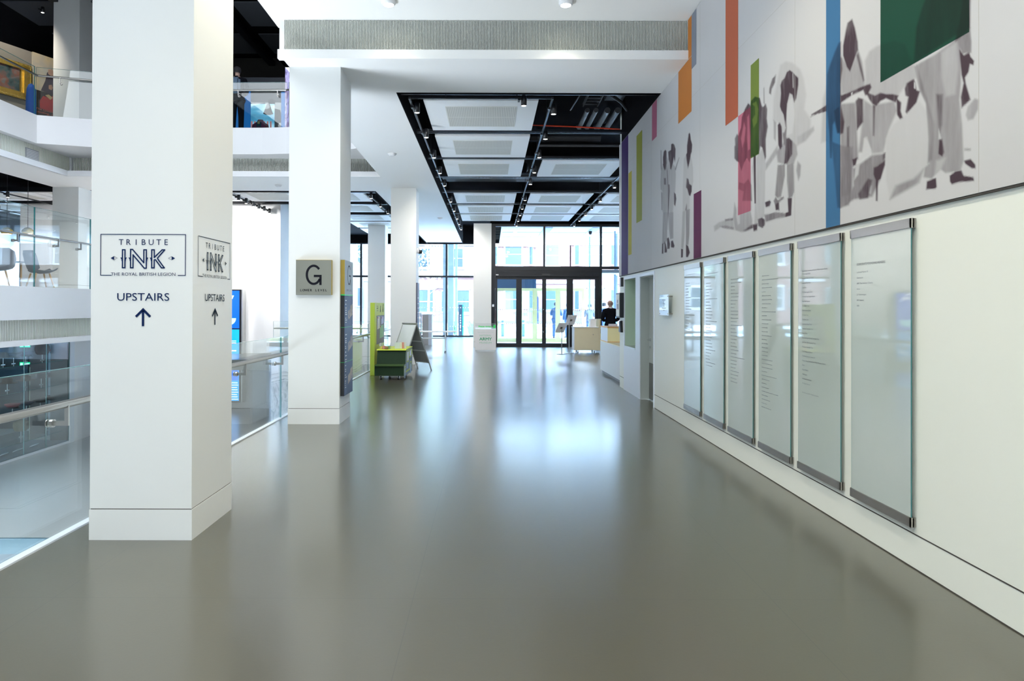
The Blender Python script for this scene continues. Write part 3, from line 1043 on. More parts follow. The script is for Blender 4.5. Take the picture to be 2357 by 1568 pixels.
ink(ZC, .85, D, [(635, 640), (650, 600), (700, 570), (712, 600), (720, 650), (745, 660), (720, 740), (650, 820), (640, 810), (660, 700), (640, 690)])
ink(ZC, .85, D, [(575, 710), (610, 740), (605, 800), (620, 850), (600, 860), (580, 830)])
ink(ZC, .05, 2, [(702, 590), (712, 600), (712, 640), (700, 640)])
ink(ZC, .50, 5, [(1010, 290), (1100, 200), (1116, 300), (1110, 380), (1050, 390)])
ink(ZC, .86, D, [(1030, 360), (1060, 400), (1100, 380), (1110, 410), (1135, 440), (1130, 470), (1105, 460), (1095, 520), (1070, 560), (1075, 600), (1110, 720), (1045, 780), (1040, 700), (1060, 600), (1045, 540)])
ink(ZC, .36, 5, [(1075, 830), (1090, 770), (1140, 710), (1170, 720), (1165, 790), (1130, 860), (1090, 870)])
ink(ZC, .90, D, [(795, 1310), (860, 1285), (865, 1350), (855, 1360), (790, 1368)])
ink(ZC, .90, D, [(960, 1270), (1000, 1240), (1045, 1230), (1060, 1270), (1130, 1280), (1135, 1305), (1020, 1315), (975, 1330), (962, 1310)])
ink(ZC, .85, D, [(1065, 1160), (1110, 1150), (1145, 1190), (1145, 1215), (1120, 1215), (1070, 1180)])
ink(ZC, .35, D, [(1065, 1070), (1110, 1072), (1110, 1088), (1065, 1088)])
ink(ZC, .60, 6, [(700, 460), (720, 200), (760, 60), (800, -40), (1100, -40), (1100, 190)])
ink(ZC, .85, 6, [(1000, 300), (1040, 120), (1060, -40), (1110, -40), (1105, 200)])


def ink_at(d, z, X=MURX):
    dx = X * F / d
    dy = -(z - EYE) * F / d
    k = 1 + 0.0045 * dy / F
    px = 1128 + dx * k - 0.003 * dy
    py = 705 + dy * k + 0.003 * dx
    out = np.zeros(d.shape)
    for P, a, soft in INK:
        x0, y0 = P.min(0) - soft
        x1, y1 = P.max(0) + soft
        m_ = (px > x0) & (px < x1) & (py > y0) & (py < y1)
        if not m_.any():
            continue
        x, y = px[m_], py[m_]
        dist = np.full(x.shape, 1e9)
        ins = np.zeros(x.shape, bool)
        n = len(P)
        for i in range(n):
            ax, ay = P[i]
            bx, by = P[(i + 1) % n]
            ex, ey = bx - ax, by - ay
            L2 = ex * ex + ey * ey + 1e-9
            t = np.clip(((x - ax) * ex + (y - ay) * ey) / L2, 0, 1)
            dist = np.minimum(dist, (x - ax - t * ex) ** 2 + (y - ay - t * ey) ** 2)
            c_ = ((ay > y) != (by > y))
            if abs(by - ay) > 1e-9:
                c_ &= x < ex * (y - ay) / (by - ay) + ax
                ins ^= c_
        sd = np.sqrt(dist) * np.where(ins, -1, 1)
        cov = np.clip(0.5 - sd / soft, 0, 1)
        out[m_] = out[m_] * (1 - cov) + a * cov
    return out


def print_grid(d0, d1, z0, z1, X, cell=0.012, top=None):
    """finely divided sheet on the wall carrying the 'ink' attribute"""
    nd = max(2, int(math.log(d1 / d0) / (cell / 5.0)) + 2)
    ds = d0 * (d1 / d0) ** (np.arange(nd) / (nd - 1))
    nz = max(2, int((z1 - z0) / cell) + 2)
    zs = np.linspace(z0, z1, nz)
    Dg, Zg = np.meshgrid(ds, zs)
    ik = ink_at(Dg, Zg)
    vs = [(X, float(a), float(b)) for a, b in zip(Dg.ravel(), Zg.ravel())]
    fs = []
    for j in range(nz - 1):
        for i in range(nd - 1):
            a = j * nd + i
            fs.append((a, a + nd, a + nd + 1, a + 1))
    return vs, fs, ik.ravel()


def print_obj(name, material, d0, d1, z0, z1, X, parent, cell=0.012):
    vs, fs, ik = print_grid(d0, d1, z0, z1, X, cell)
    org = Vector(parent['org'])
    me = bpy.data.meshes.new(name)
    me.from_pydata([tuple(Vector(v) - org) for v in vs], [], fs)
    at = me.attributes.new('ink', 'FLOAT', 'POINT')
    at.data.foreach_set('value', ik.astype(np.float32))
    me.materials.append(material)
    o = bpy.data.objects.new(name, me)
    C.objects.link(o)
    o.parent = parent
    o['org'] = list(org)
    return o


mural = thing('mural', 'long wall mural of soldiers in white snow smocks with coloured stripes', 'mural', (2.51, 8.0, 2.137))
mural_base = mural_mat('mural_print', (0.535, 0.53, 0.54), (0.060, 0.038, 0.050))
print_obj('print_sheet', mural_base, 3.0, 5.2, 2.139, 5.19, 2.50, mural, 0.008)
print_obj('print_sheet', mural_base, 5.2, 8.66, 2.139, 5.19, 2.50, mural, 0.012)
print_obj('print_sheet', mural_base, 8.66, 13.24, 2.139, SOF, 2.50, mural, 0.010)
bb = MB()
bb.box(2.5015, WX - 0.0005, -7, 13.24, 2.139, SOF)
bb.box(2.5015, WX - 0.0005, -7, 8.61, SOF, 5.19)
bb.build('backing_board', mat('mural_board', (0.535, 0.53, 0.54), 0.6), mural)
sm = MB()
sm.box(2.4994, 2.5, 3, 13.24, 4.155, 4.157)
for dd in (3.49, 5.6, 8.14, 10.6):
    sm.box(2.4994, 2.5, dd, dd + 0.003, 2.14, 5.19 if dd < 8.6 else SOF)
sm.build('panel_seam', mat('mural_seam', (0.42, 0.40, 0.37), 0.7), mural)
struct('trim_5', box(2.503, WX + 0.002, -7, 13.25, 2.127, 2.139), M['groove'])  # dark strip put in as the shade of the gap under the mural

STR = [
    # colour name, left x, right x, y of bottom edge at left x (None = mural bottom), y of top edge at left x (None = top), rgb, dark rgb
    ('green', 2027, 2231, 190, None, (0.006, 0.080, 0.046), (0.001, 0.024, 0.015)),
    ('blue', 1901.5, 1934, None, None, (0.065, 0.215, 0.43), (0.015, 0.045, 0.11)),
    ('leaf_green', 1728, 1747, 365, 151, (0.24, 0.32, 0.06), (0.03, 0.09, 0.008)),
    ('pink', 1699, 1728, 496, 268, (0.78, 0.24, 0.33), (0.24, 0.05, 0.09)),
    ('coral', 1670, 1699, 290, None, (0.66, 0.17, 0.085), (0.2, 0.04, 0.02)),
    ('orange', 1561.5, 1592, 285.5, None, (0.76, 0.27, 0.055), (0.2, 0.06, 0.02)),
    ('slate', 1592, 1603, 160, None, (0.32, 0.35, 0.42), (0.1, 0.1, 0.15)),
    ('rose', 1501, 1512, 325, None, (0.62, 0.18, 0.30), (0.2, 0.05, 0.1)),
    ('olive_yellow', 1465, 1478, 514, 314, (0.44, 0.47, 0.07), (0.1, 0.1, 0.02)),
    ('yellow', 1446.5, 1454, 588, 400, (0.66, 0.56, 0.05), (0.1, 0.1, 0.02)),
    ('purple', 1431, 1446, None, None, (0.055, 0.014, 0.15), (0.03, 0.01, 0.08)),
    ('maroon', 1597, 1614.5, None, 447, (0.15, 0.018, 0.09), (0.05, 0.01, 0.03)),
]
for nm, xl, xr, yb, yt, c1, c2 in STR:
    ymid = 400 if yb is None else yb - 60
    dfar, _ = wpt(xl, ymid)
    dnear, _ = wpt(xr, ymid)
    zb = 2.139 if yb is None else wpt(xl, yb)[1]
    zt = (5.185 if dfar < 8.66 else SOF - 0.005) if yt is None else wpt(xl, yt)[1]
    mt = mural_mat('stripe_' + nm, tuple(v * 0.68 for v in c1), tuple(v * 0.6 for v in c2))
    o = print_obj('colour_stripe', mt, dnear, dfar, zb, zt, 2.4985, mural, 0.008)
    o['label'] = nm.replace('_', ' ') + ' vertical stripe'
    if nm == 'orange':
        d2, _ = wpt(1580, 100)
        print_obj('colour_stripe', mt, wpt(1592, 100)[0], 8.64, SOF, 5.185, 2.4985, mural)

# ------------------------------------------------------------------ six glass donor panels
P6 = [('CORPORATE FOUNDING MEMBERS', 1), ('Lockheed Martin UK', 0), ('Gibtelecom', 0), ("ABF The Soldiers' Charity", 0), ('Aviva', 0), ('L3 Technologies', 0), ('BAE Systems', 0), ('WREN', 0)]
P5 = ['Brian Ritchie, in memory of Gunner William Andrew Ritchie,', '51(H) Brigade R.F.A.', 'Rockwell Collins UK Limited', 'Susan and Elihu Rose', 'David Rowe', 'The Royal Logistic Corps', 'The Royal Scots Dragoon Guards', 'Royal Tank Regiment', 'The Saddler Trust', 'Sarah Saunders-Davies', 'Sir James Scott', 'The Sloane Club', 'Small Arms School Corps', 'The Steel Charitable Trust', 'Simon Ritblat', 'Peter Stormonth Darling Charitable Trust', 'John Swire 1989 Charitable Trust', 'The Swire Charitable Trust', 'Troy, Fleming and Spencer', 'Tradewise Insurance Company Ltd', 'Union of Shop, Distributive and Allied Workers (Usdaw)', 'Valtex', 'Richard Walduck', 'Welsh Guards', 'Worldwise Services Ltd', 'W Wright & Sons Ltd', '', 'And those who wish to remain anonymous.']
names6 = [
    'nearest and tallest-looking glass donor panel, headed Corporate Founding Members',
    'glass donor panel second from the camera, with a full column of legible names',
    'glass donor panel third from the camera on the white wall',
    'glass donor panel fourth from the camera on the white wall',
    'glass donor panel fifth from the camera on the white wall',
    'farthest narrow-looking glass donor panel, nearest the small wall plaque']
rnd = random.Random(3)
for k in range(6):
    d0 = 4.035 + 0.810 * k
    d1 = d0 + 0.678
    t = thing('donor_panel', names6[k], 'glass panel', (WX, (d0 + d1) / 2, 0.25), 'glass donor panels on the right wall')
    g = MB().box(2.4920, 2.4975, d0 + 0.0085, d1 - 0.0085, 0.27, 2.06)
    g.build('glass_sheet', M['donor'], t)
    ed = MB().box(2.4918, 2.4977, d0 + 0.006, d0 + 0.0085, 0.27, 2.06).box(2.4918, 2.4977, d1 - 0.0085, d1 - 0.006, 0.27, 2.06)
    ed.build('glass_edge', M['gedge'], t)
    for z0, z1 in ((2.022, 2.080), (0.250, 0.308)):
        rl = MB().cbox(2.484, 2.4915, d0, d1, z0, z1, 0.002).cbox(2.484, WX, d0, d0 + 0.010, z0, z1, 0.002).cbox(2.484, WX, d1 - 0.010, d1, z0, z1, 0.002).box(2.500, 2.508, d0, d1, z0, z1)
        rl.build('clamp_rail', M['steel'], t)
    tx = MB()
    U, V = (0, -1, 0), (0, 0, 1)
    ly = d1 - 0.075
    z = 1.832
    if k == 0:
        for s, hd in P6:
            if hd:
                text(tx, s, (2.4914, ly, z), U, V, 0.0155, 0.335)
                z -= 0.050
            else:
                text(tx, s, (2.4914, ly, z), U, V, 0.0115, 0.0078 * len(s))
                z -= 0.0378
    elif k == 1:
        for s in P5:
            if s:
                text(tx, s, (2.4914, ly, z), U, V, 0.0110, 0.0070 * len(s))
            z -= 0.0230 if s.startswith('Brian') else 0.0362
    else:
        z = 1.83 if k < 4 else (1.925 if k == 4 else 1.95)
        if k >= 4:
            for j in range(2):
                p = ly
                while p > ly - 0.36:
                    l_ = rnd.uniform(0.02, 0.05)
                    tx.box(2.4910, 2.4918, p - l_, p, z, z + 0.0055)
                    p -= l_ + 0.010
                z -= 0.026
            z -= 0.055
        nl = {2: 34, 3: 30, 4: 27, 5: 17}[k]
        for j in range(nl):
            L_ = rnd.uniform(0.08, 0.22) if rnd.random() > 0.15 else rnd.uniform(0.24, 0.38)
            p = ly
            while p > ly - L_:
                l_ = rnd.uniform(0.016, 0.045)
                # word made of short letter-like strokes
                q = p
                while q > p - l_:
                    tx.box(2.4910, 2.4918, q - 0.0032, q, z, z + rnd.choice((0.0045, 0.0055, 0.0075)))
                    q -= 0.006
                p -= l_ + 0.007
            z -= 0.0362
    tx.build('lettering', M['letter'] if k < 2 else M['letterpale'], t)

# small glass plaque by the door
t = thing('wall_plaque', 'small clear glass plaque on steel standoffs between donor panels and grey door', 'plaque', (WX, 9.66, 1.42))
M['plaque'] = mat('bluish_plaque_glass', (0.55, 0.68, 0.76), 0.04, spec=0.8)
MB().box(2.455, 2.463, 9.40, 9.90, 1.43, 1.72).build('glass_sheet', M['plaque'], t)
for yy in (9.43, 9.87):
    for zz in (1.455, 1.695):
        MB().cyl((2.450, yy, zz), (WX, yy, zz), 0.010, 10).build('standoff', M['steel'], t)
tx = MB()
for zz, wd in ((1.64, 0.16), (1.61, 0.06), (1.585, 0.09), (1.555, 0.07), (1.525, 0.18), (1.495, 0.07)):
    p = 9.65 + wd / 2
    while p > 9.65 - wd / 2:
        tx.box(2.4542, 2.4548, p - 0.022, p, zz, zz + 0.010)
        p -= 0.03
tx.build('lettering', M['letter'], t)

# things on the far end of the right wall
t = thing('wall_notice', 'thin dark-framed panel high beside the niche at the end of the right wall', 'notice', (WX, 12.98, 1.93))
box(2.47, WX, 12.90, 13.02, 1.93, 2.10).build('frame', M['blackmetal'], t)
box(2.463, 2.470, 12.91, 13.01, 1.935, 2.095).build('plate', M['framewhite'], t)
t = thing('framed_certificate', 'black-framed cream certificate at the end of the right wall above the desk', 'picture frame', (WX, 13.0, 1.35))
box(2.44, WX, 12.84, 13.22, 1.34, 1.81).build('frame', M['blackmetal'], t)
box(2.434, 2.44, 12.87, 13.19, 1.37, 1.78).build('paper', mat('cream_paper', (0.66, 0.63, 0.50), 0.35), t)
MB().box(2.431, 2.434, 12.95, 13.10, 1.50, 1.60).box(2.431, 2.434, 12.98, 13.07, 1.62, 1.68).build('print', mat('certificate_print', (0.35, 0.33, 0.35), 0.6), t)
t = thing('wall_leaflet_holder', 'dark tapered holder hanging below the framed certificate on the right wall', 'holder', (WX, 13.02, 1.08))
MB().prism([(12.93, 1.06), (13.13, 1.06), (13.08, 1.28), (12.99, 1.28)], 'X', 2.475, WX).build('body', M['blackmetal'], t)
MB().prism([(12.95, 1.075), (13.11, 1.075), (13.07, 1.265), (13.00, 1.265)], 'X', 2.468, 2.475).build('leaflet', mat('leaflet_blue', (0.10, 0.14, 0.22), 0.5), t)

# ------------------------------------------------------------------ signs on the second column
t = thing('level_plaque', 'square grey metal plaque reading G Lower Level on the second column', 'sign', (-2.30, 8.93, 1.69))
MB().cbox(-2.530, -2.065, 8.885, 8.928, 1.690, 2.145, 0.002).build('plate', M['steel2'], t)
MB().box(-2.068, -2.0635, 8.884, 8.929, 1.690, 2.145).box(-2.531, -2.068, 8.884, 8.929, 2.1435, 2.147).build('edge', M['gold'], t)
tx = MB()
# the G is built from a ring with a spur
gc = (-2.298, 1.952)


def bigG(mb, place, rx, rz, w_):
    pts = []
    for i in range(41):
        a = math.radians(38 + (333 - 38) * i / 40)
        pts.append((rx * math.cos(a), rz * math.sin(a)))
    inn = [(x * (1 - w_ / rx), y * (1 - w_ / rz)) for x, y in pts]
    vs = [place(*p) for p in pts] + [place(*p) for p in inn]
    n = len(pts)
    mb.add(vs, [(i, i + 1, n + i + 1, n + i) for i in range(n - 1)])
    for q in ([(rx * 0.02, 0.0), (rx, 0.0), (rx, -w_), (rx * 0.02, -w_)], [(rx - w_, -w_), (rx, -w_), (rx, -rz * 1.0), (rx - w_, -rz * 1.0)]):
        mb.add([place(*p) for p in q], [(0, 1, 2, 3)])


bigG(tx, lambda u, v: (gc[0] + u, 8.8835, gc[1] + v), 0.104, 0.133, 0.030)
text(tx, 'LOWER LEVEL', (-2.298, 8.8835, 1.738), (1, 0, 0), (0, 0, 1), 0.028, 0.36, 'C', 0.0008, ls=1)
tx.build('lettering', M['letterg'], t)

t = thing('directory_board', 'tall navy floor directory topped by a silver G panel on the second column', 'sign', (-1.95, 9.2, 0.36))
x0, x1 = -1.966, -1.915
MB().cbox(x0, x1, 8.985, 9.53, 1.70, 2.155, 0.002).build('header', M['steel2'], t)
MB().box(x0, x1 + 0.0008, 8.983, 8.990, 1.70, 2.155).build('gold_edge', M['gold'], t)
MB().cbox(x0, x1, 8.985, 9.53, 0.36, 1.685, 0.002).build('panel', M['navy'], t)
MB().box(x0, x1 - 0.002, 8.982, 8.990, 0.36, 1.685).build('dark_edge', M['blackmetal'], t)
for zz, hh in ((1.685, 0.017), (1.262, 0.005), (0.800, 0.005)):
    box(x0, x1 + 0.001, 8.981, 9.532, zz, zz + hh).build('green_line', M['greenline'], t)
tx = MB()
bigG(tx, lambda u, v: (x1 + 0.001, 9.26 + u, 1.965 + v), 0.104, 0.133, 0.018)
text(tx, 'LOWER LEVEL', (x1 + 0.001, 9.26, 1.745), (0, 1, 0), (0, 0, 1), 0.026, 0.36, 'C', 0, ls=1)
tx.build('lettering', M['letterg'], t)
tx = MB()
for base in (1.23, 0.77):
    pass
for top_, n_l in ((1.64, 9), (1.21, 11), (0.75, 8)):
    z = top_
    for j in range(n_l):
        z -= rnd.choice((0.025, 0.03, 0.05))
        L_ = rnd.uniform(0.03, 0.10)
        p = 9.03
        while p < 9.03 + L_:
            tx.box(x1, x1 + 0.001, p, p + 0.016, z, z + 0.011)
            p += 0.021
tx.build('direction_lines', M['whitemark'], t)
pl = MB()
for zc in (1.45, 1.02, 0.58):
    pl.prism([(9.22, zc - 0.09), (9.50, zc - 0.02), (9.50, zc + 0.13), (9.36, zc + 0.10), (9.36, zc + 0.06), (9.22, zc + 0.03)], 'X', x1, x1 + 0.001)
pl.build('floor_plan', blotch_mat('floor_plan_print', [(0.10, 0.13, 0.25), (0.45, 0.40, 0.42), (0.55, 0.50, 0.40), (0.2, 0.2, 0.3)], 16), t)

# board and camera on the third column
t = thing('column_notice', 'tall narrow slate notice on the right face of the third column', 'sign', (-1.95, 18.4, 0.3))
MB().cbox(-1.968, -1.93, 18.14, 18.62, 0.30, 2.17, 0.003).build('panel', mat('slate_panel', (0.10, 0.11, 0.17), 0.4), t)
tx = MB()
for z in (1.75, 1.6, 1.48, 1.36, 1.22, 0.9):
    tx.box(-1.93, -1.929, 18.2, 18.2 + rnd.uniform(0.15, 0.35), z, z + 0.03)
tx.build('lettering', M['whitemark'], t)
t = thing('dome_camera', 'small white dome camera on the third column near the ceiling', 'camera', (-1.95, 18.3, 3.0))
MB().cyl((-1.968, 18.3, 3.04), (-1.90, 18.3, 3.04), 0.075, 16).build('mount', M['white'], t)
MB().lathe((-1.88, 18.3, 3.0), [(0.0, -0.055), (0.04, -0.045), (0.06, -0.01), (0.062, 0.03), (0.05, 0.05), (0, 0.05)], 16).build('dome', M['blackmetal'], t)

# ------------------------------------------------------------------ glass balustrades


def balustrade(name, label, line, z0, hg, joints, rail_off, rail_z, brackets, normal, gmat, railr=0.026, big=True):
    """line: two plan points; joints: distances along; normal: side on which the rail stands"""
    (ax, ay), (bx, by) = line
    L = math.hypot(bx - ax, by - ay)
    u = Vector((bx - ax, by - ay, 0)) / L
    nn = Vector((normal[0], normal[1], 0)).normalized()
    t = thing(name, label, 'balustrade', ((ax + bx) / 2, (ay + by) / 2, z0))
    js = [0] + [j for j in joints if 0 < j < L] + [L]
    for a, b_ in zip(js[:-1], js[1:]):
        c = Vector((ax, ay, z0 + hg / 2)) + u * ((a + b_) / 2)
        gp = MB().obox(c, u, nn, (0, 0, 1), (b_ - a) / 2 - 0.006, 0.0088, hg / 2).build('glass_pane', gmat, t)
        eg = MB()
        for s in (a + 0.007, b_ - 0.007):
            eg.obox(Vector((ax, ay, z0 + hg / 2)) + u * s, u, nn, (0, 0, 1), 0.0016, 0.0092, hg / 2)
        eg.obox(c + Vector((0, 0, hg / 2)), u, nn, (0, 0, 1), (b_ - a) / 2 - 0.006, 0.009, 0.0015)
        eg.build('glass_edge', M['gedge'], gp)
    p = Vector((ax, ay, z0 + rail_z)) + nn * rail_off
    q = Vector((bx, by, z0 + rail_z)) + nn * rail_off
    MB().cyl(p, q, railr, 16).build('handrail', M['steel'], t)
    for s in brackets:
        c = Vector((ax, ay, 0)) + u * s
        b_ = MB()
        zl = z0 + rail_z - 0.125
        b_.obox(c + nn * (rail_off / 2) + Vector((0, 0, zl)), nn, u, (0, 0, 1), rail_off / 2, 0.006, 0.015)
        b_.obox(c + nn * (rail_off + 0.013) + Vector((0, 0, zl + 0.055)), nn, u, (0, 0, 1), 0.013, 0.007, 0.070)
        b_.cyl(c + Vector((0, 0, zl)) + nn * 0.009, c + Vector((0, 0, zl)) + nn * 0.028, 0.027, 16)
        b_.cyl(c + Vector((0, 0, zl)) - nn * 0.014, c + Vector((0, 0, zl)) - nn * 0.009, 0.027, 16)
        b_.build('bracket', M['steel'], t)
    return t


balustrade('glass_balustrade', 'long clear glass balustrade with steel handrail along the left edge of the aisle floor', [(-2.88, -1.0), (-2.88, 19.3)], 0.0, 1.12,
           [0.9 + 1.9 * 2, 6.6, 8.5, 10.4, 12.65, 14.9, 17.15], 0.10, 0.90, [2.3, 5.47, 7.3, 8.72, 10.1, 12.0, 13.9, 15.9, 17.6], (1, 0), M['glass'])
balustrade('glass_balustrade', 'glass balustrade with thin rail along the cafe mezzanine edge', [(-8.12, 3), (-8.12, 20.9)], 1.87, 1.42,
           [3.2, 6.2, 9.15, 10.85, 13], 0.07, 0.90, [8.6, 9.7, 10.4, 12], (1, 0), M['glass'], 0.018)
balustrade('glass_balustrade', 'glass balustrade on the left run of the upper gallery', [(-10.29, 3), (-10.29, 15.38)], 5.84, 1.09,
           [3, 6, 9], 0.07, 0.88, [8.6, 11], (1, 0), M['glass'], 0.022)
balustrade('glass_balustrade', 'glass balustrade on the far curved run of the upper gallery, left part', [(-10.29, 15.42), (-6.9, 16.45)], 5.84, 1.09,
           [1.8], 0.07, 0.88, [0.5, 2.2], (0.29, -0.957), M['glass'], 0.022)
balustrade('glass_balustrade', 'glass balustrade on the upper gallery between the first two columns', [(-6.86, 16.46), (-4.9, 16.42)], 5.84, 1.09,
           [], 0.07, 0.88, [0.80, 1.75], (0, -1), M['glass'], 0.022)
balustrade('glass_balustrade', 'glass balustrade on the upper gallery behind the second column', [(-4.86, 16.41), (-2.75, 15.66)], 5.84, 1.09,
           [], 0.07, 0.88, [0.5], (-0.335, -0.94), M['glass'], 0.022)
balustrade('glass_balustrade', 'glass guard on top of the relief wall at the end of the void', [(-6.2, 19.52), (-2.95, 19.52)], 0.0, 1.1,
           [1.6], 0.08, 0.9, [0.8, 2.4], (0, 1), M['glass'], 0.022)

# ------------------------------------------------------------------ ceiling rafts, lighting tracks, spotlights, services
ORD = ['first', 'second', 'third', 'fourth', 'fifth', 'sixth', 'seventh', 'eighth', 'ninth', 'tenth', 'eleventh', 'twelfth']
RZ = 4.76


def make_raft(x0, y0, label):
    w_, l_ = 1.796, 1.82
    t = thing('ceiling_raft', label, 'ceiling panel', (x0 + w_ / 2, y0 + l_ / 2, RZ), 'white ceiling rafts')
    b_ = MB().box(x0, x0 + w_, y0, y0 + l_, RZ, RZ + 0.045)
    b_.build('board', M['panel'], t)
    gx0, gx1, gy0, gy1 = x0 + 0.32, x0 + w_ - 0.32, y0 + 0.32, y0 + l_ - 0.29
    g = MB().box(gx0, gx1, gy0, gy1, RZ - 0.006, RZ)
    gp = g.build('perforated_grille', M['perf'], t)
    s_ = MB()
    ym = (gy0 + gy1) / 2
    x = gx0 + 0.022
    while x < gx1 - 0.02:
        s_.box(x, x + 0.011, gy0 + 0.025, ym - 0.02, RZ - 0.0066, RZ - 0.0058)
        s_.box(x, x + 0.011, ym + 0.02, gy1 - 0.025, RZ - 0.0066, RZ - 0.0058)
        x += 0.029
    s_.build('slot', M['slot'], gp)
    return t


rows = [10.63, 12.88, 15.05, 19.45, 21.77, 23.86]
raft0 = None
for ci, (x0, cname) in enumerate(((-1.051, 'left'), (1.149, 'middle'), (3.35, 'right'))):
    for ri, y0 in enumerate(rows):
        if ci == 1 and ri < 2 or ci == 2 and ri < 2:
            continue
        lb = f'{ORD[ri]} white ceiling raft from the camera in the {cname} row of the black recess'
        if raft0 is None:
            raft0 = make_raft(x0, y0, lb)
            base = Vector(raft0.location)
            bx, by = x0, y0
        else:
            copy_tree(raft0, base + Vector((x0 - bx, y0 - by, 0)), lb)
for ci, x0 in enumerate((-5.42, -7.32, -9.22, -11.12, -13.02, -14.92, -16.82)):
    for ri, y0 in enumerate((19.2, 21.55, 23.86, 26.1, 28.4)):
        if x0 < -6.0 and y0 > 21.6 and x0 > -15:
            if y0 > 22:
                continue
        dy = 0
        if x0 < -6 and y0 > 21 and x0 > -15:
            continue
        if x0 < -15.2 and ri > 2:
            continue
        copy_tree(raft0, base + Vector((x0 - bx, y0 - by, 0)), f'{ORD[ri]} white raft from the camera in the far left ceiling, {ORD[ci]} column from the aisle')


def track(p, q, label):
    t = thing('lighting_track', label, 'lighting track', tuple((Vector(p) + Vector(q)) / 2))
    MB().bar(p, q, 0.026, 0.034).build('rail', M['track'], t)
    L = (Vector(q) - Vector(p)).length
    for k in range(max(2, int(L / 2.2))):
        c = Vector(p).lerp(Vector(q), (k + 0.5) / max(2, int(L / 2.2)))
        MB().cyl(c, c + Vector((0, 0, 0.5)), 0.006, 6).build('hanger', M['track'], t)
    return t


track((-1.21, 10.1, 4.64), (-1.21, 27.5, 4.64), 'black lighting track along the left side of the ceiling recess over the aisle')
track((0.92, 10.1, 4.64), (0.92, 25.9, 4.64), 'black lighting track along the middle of the ceiling recess over the aisle')
track((3.05, 15.0, 4.64), (3.05, 25.9, 4.64), 'black lighting track along the right side of the ceiling recess')
track((-1.2, 10.17, 4.66), (0.92, 10.17, 4.66), 'short black cross track at the near end of the ceiling recess')
track((-3.38, 18.8, 4.64), (-3.38, 31.5, 4.64), 'black lighting track behind the second column in the left ceiling')
track((-7.20, 18.8, 4.64), (-7.20, 22.1, 4.64), 'short black lighting track between the first and second columns')
track((-13.45, 8.0, 4.64), (-13.45, 22.1, 4.64), 'black lighting track in the ceiling over the cafe')
track((-15.9, 12.0, 4.64), (-15.9, 30, 4.64), 'black lighting track in the ceiling at the far left of the cafe')
for i, yy in enumerate((10.35, 12.66, 14.88, 17.0, 19.28, 21.5, 23.72)):
    br = MB().bar((-1.39, yy, 4.79), (5.6, yy, 4.79), 0.035, 0.06)
    br.bar((-1.39, yy - 0.08, 4.79), (5.6, yy - 0.08, 4.79), 0.022, 0.05)
    tag(br.build('ceiling_beam', M['track']), f'{ORD[i]} thin black cross bar from the camera in the ceiling recess', 'ceiling bar', 'black cross bars in the ceiling recess')
for i, yy in enumerate((19.08, 21.28, 23.72)):
    br = MB().box(-18, -3.2, yy - 0.07, yy + 0.07, 4.71, 4.83) if i < 2 else MB().box(-6.8, -3.2, yy - 0.07, yy + 0.07, 4.71, 4.83)
    tag(br.build('ceiling_beam', M['track']), f'{ORD[i]} black cross bar from the atrium in the far left ceiling', 'ceiling bar', 'black cross bars in the far left ceiling')


def make_spot(loc, label, group):
    x, y, z = loc      # z = top (track level)
    t = thing('track_spotlight', label, 'spotlight', loc, group)
    b_ = MB().box(x - 0.015, x + 0.015, y - 0.05, y + 0.05, z - 0.045, z - 0.0165)
    b_.build('adapter', M['track'], t)
    MB().cyl((x, y, z - 0.03), (x + 0.055, y, z + 0.00), 0.010, 8).build('arm', M['track'], t)
    bd = MB().lathe((x + 0.075, y, z - 0.115), [(0.0, 0.16), (0.030, 0.16), (0.042, 0.15), (0.042, 0.0), (0.036, 0.0), (0.034, 0.02)], 16)
    bo = bd.build('lamp_body', M['blackmetal'], t)
    MB().lathe((x + 0.075, y, z - 0.115), [(0.0, 0.006), (0.036, 0.006), (0.0361, 0.004), (0.0, -0.006)], 16).build('lens', M['lamp'], bo)
    return t


spots = []
sp0 = None
TR = [('left', -1.21, 4.64, [10.5, 12.05, 13.7, 15.3, 16.9, 19.5, 21.4, 23.3, 24.9, 26.6]),
      ('middle', 0.90, 4.64, [10.56, 12.14, 13.65, 15.2, 16.65, 19.2, 20.9, 22.4, 23.9, 25.3]),
      ('right', 3.035, 4.64, [15.6, 17.1, 19.3, 20.9, 22.3, 23.8, 25.3])]
for nm, X, Z, ys in TR:
    for i, yy in enumerate(ys):
        lb = f'{ORD[i]} black spotlight from the camera on the {nm} lighting track of the recess'
        if sp0 is None:
            sp0 = make_spot((X, yy, Z), lb, 'spotlights in the ceiling recess')
        else:
            copy_tree(sp0, (X, yy, Z), lb)
copy_tree(sp0, (0.42, 10.17, 4.655), 'black spotlight hanging alone from the short cross track near the beam')
for i, yy in enumerate((18.9, 20.5, 22.0, 24.0, 30.8)):
    copy_tree(sp0, (-3.38, yy, 4.64), f'{ORD[i]} black spotlight from the camera on the track behind the second column')
for i, yy in enumerate((19.3, 19.9, 20.5, 21.0, 21.5, 22.0)):
    copy_tree(sp0, (-7.20, yy, 4.64), f'{ORD[i]} black spotlight from the camera on the track between the first two columns')
copy_tree(sp0, (-13.45, 18.9, 4.64), 'black spotlight over the cafe, hanging near the brass pendants')
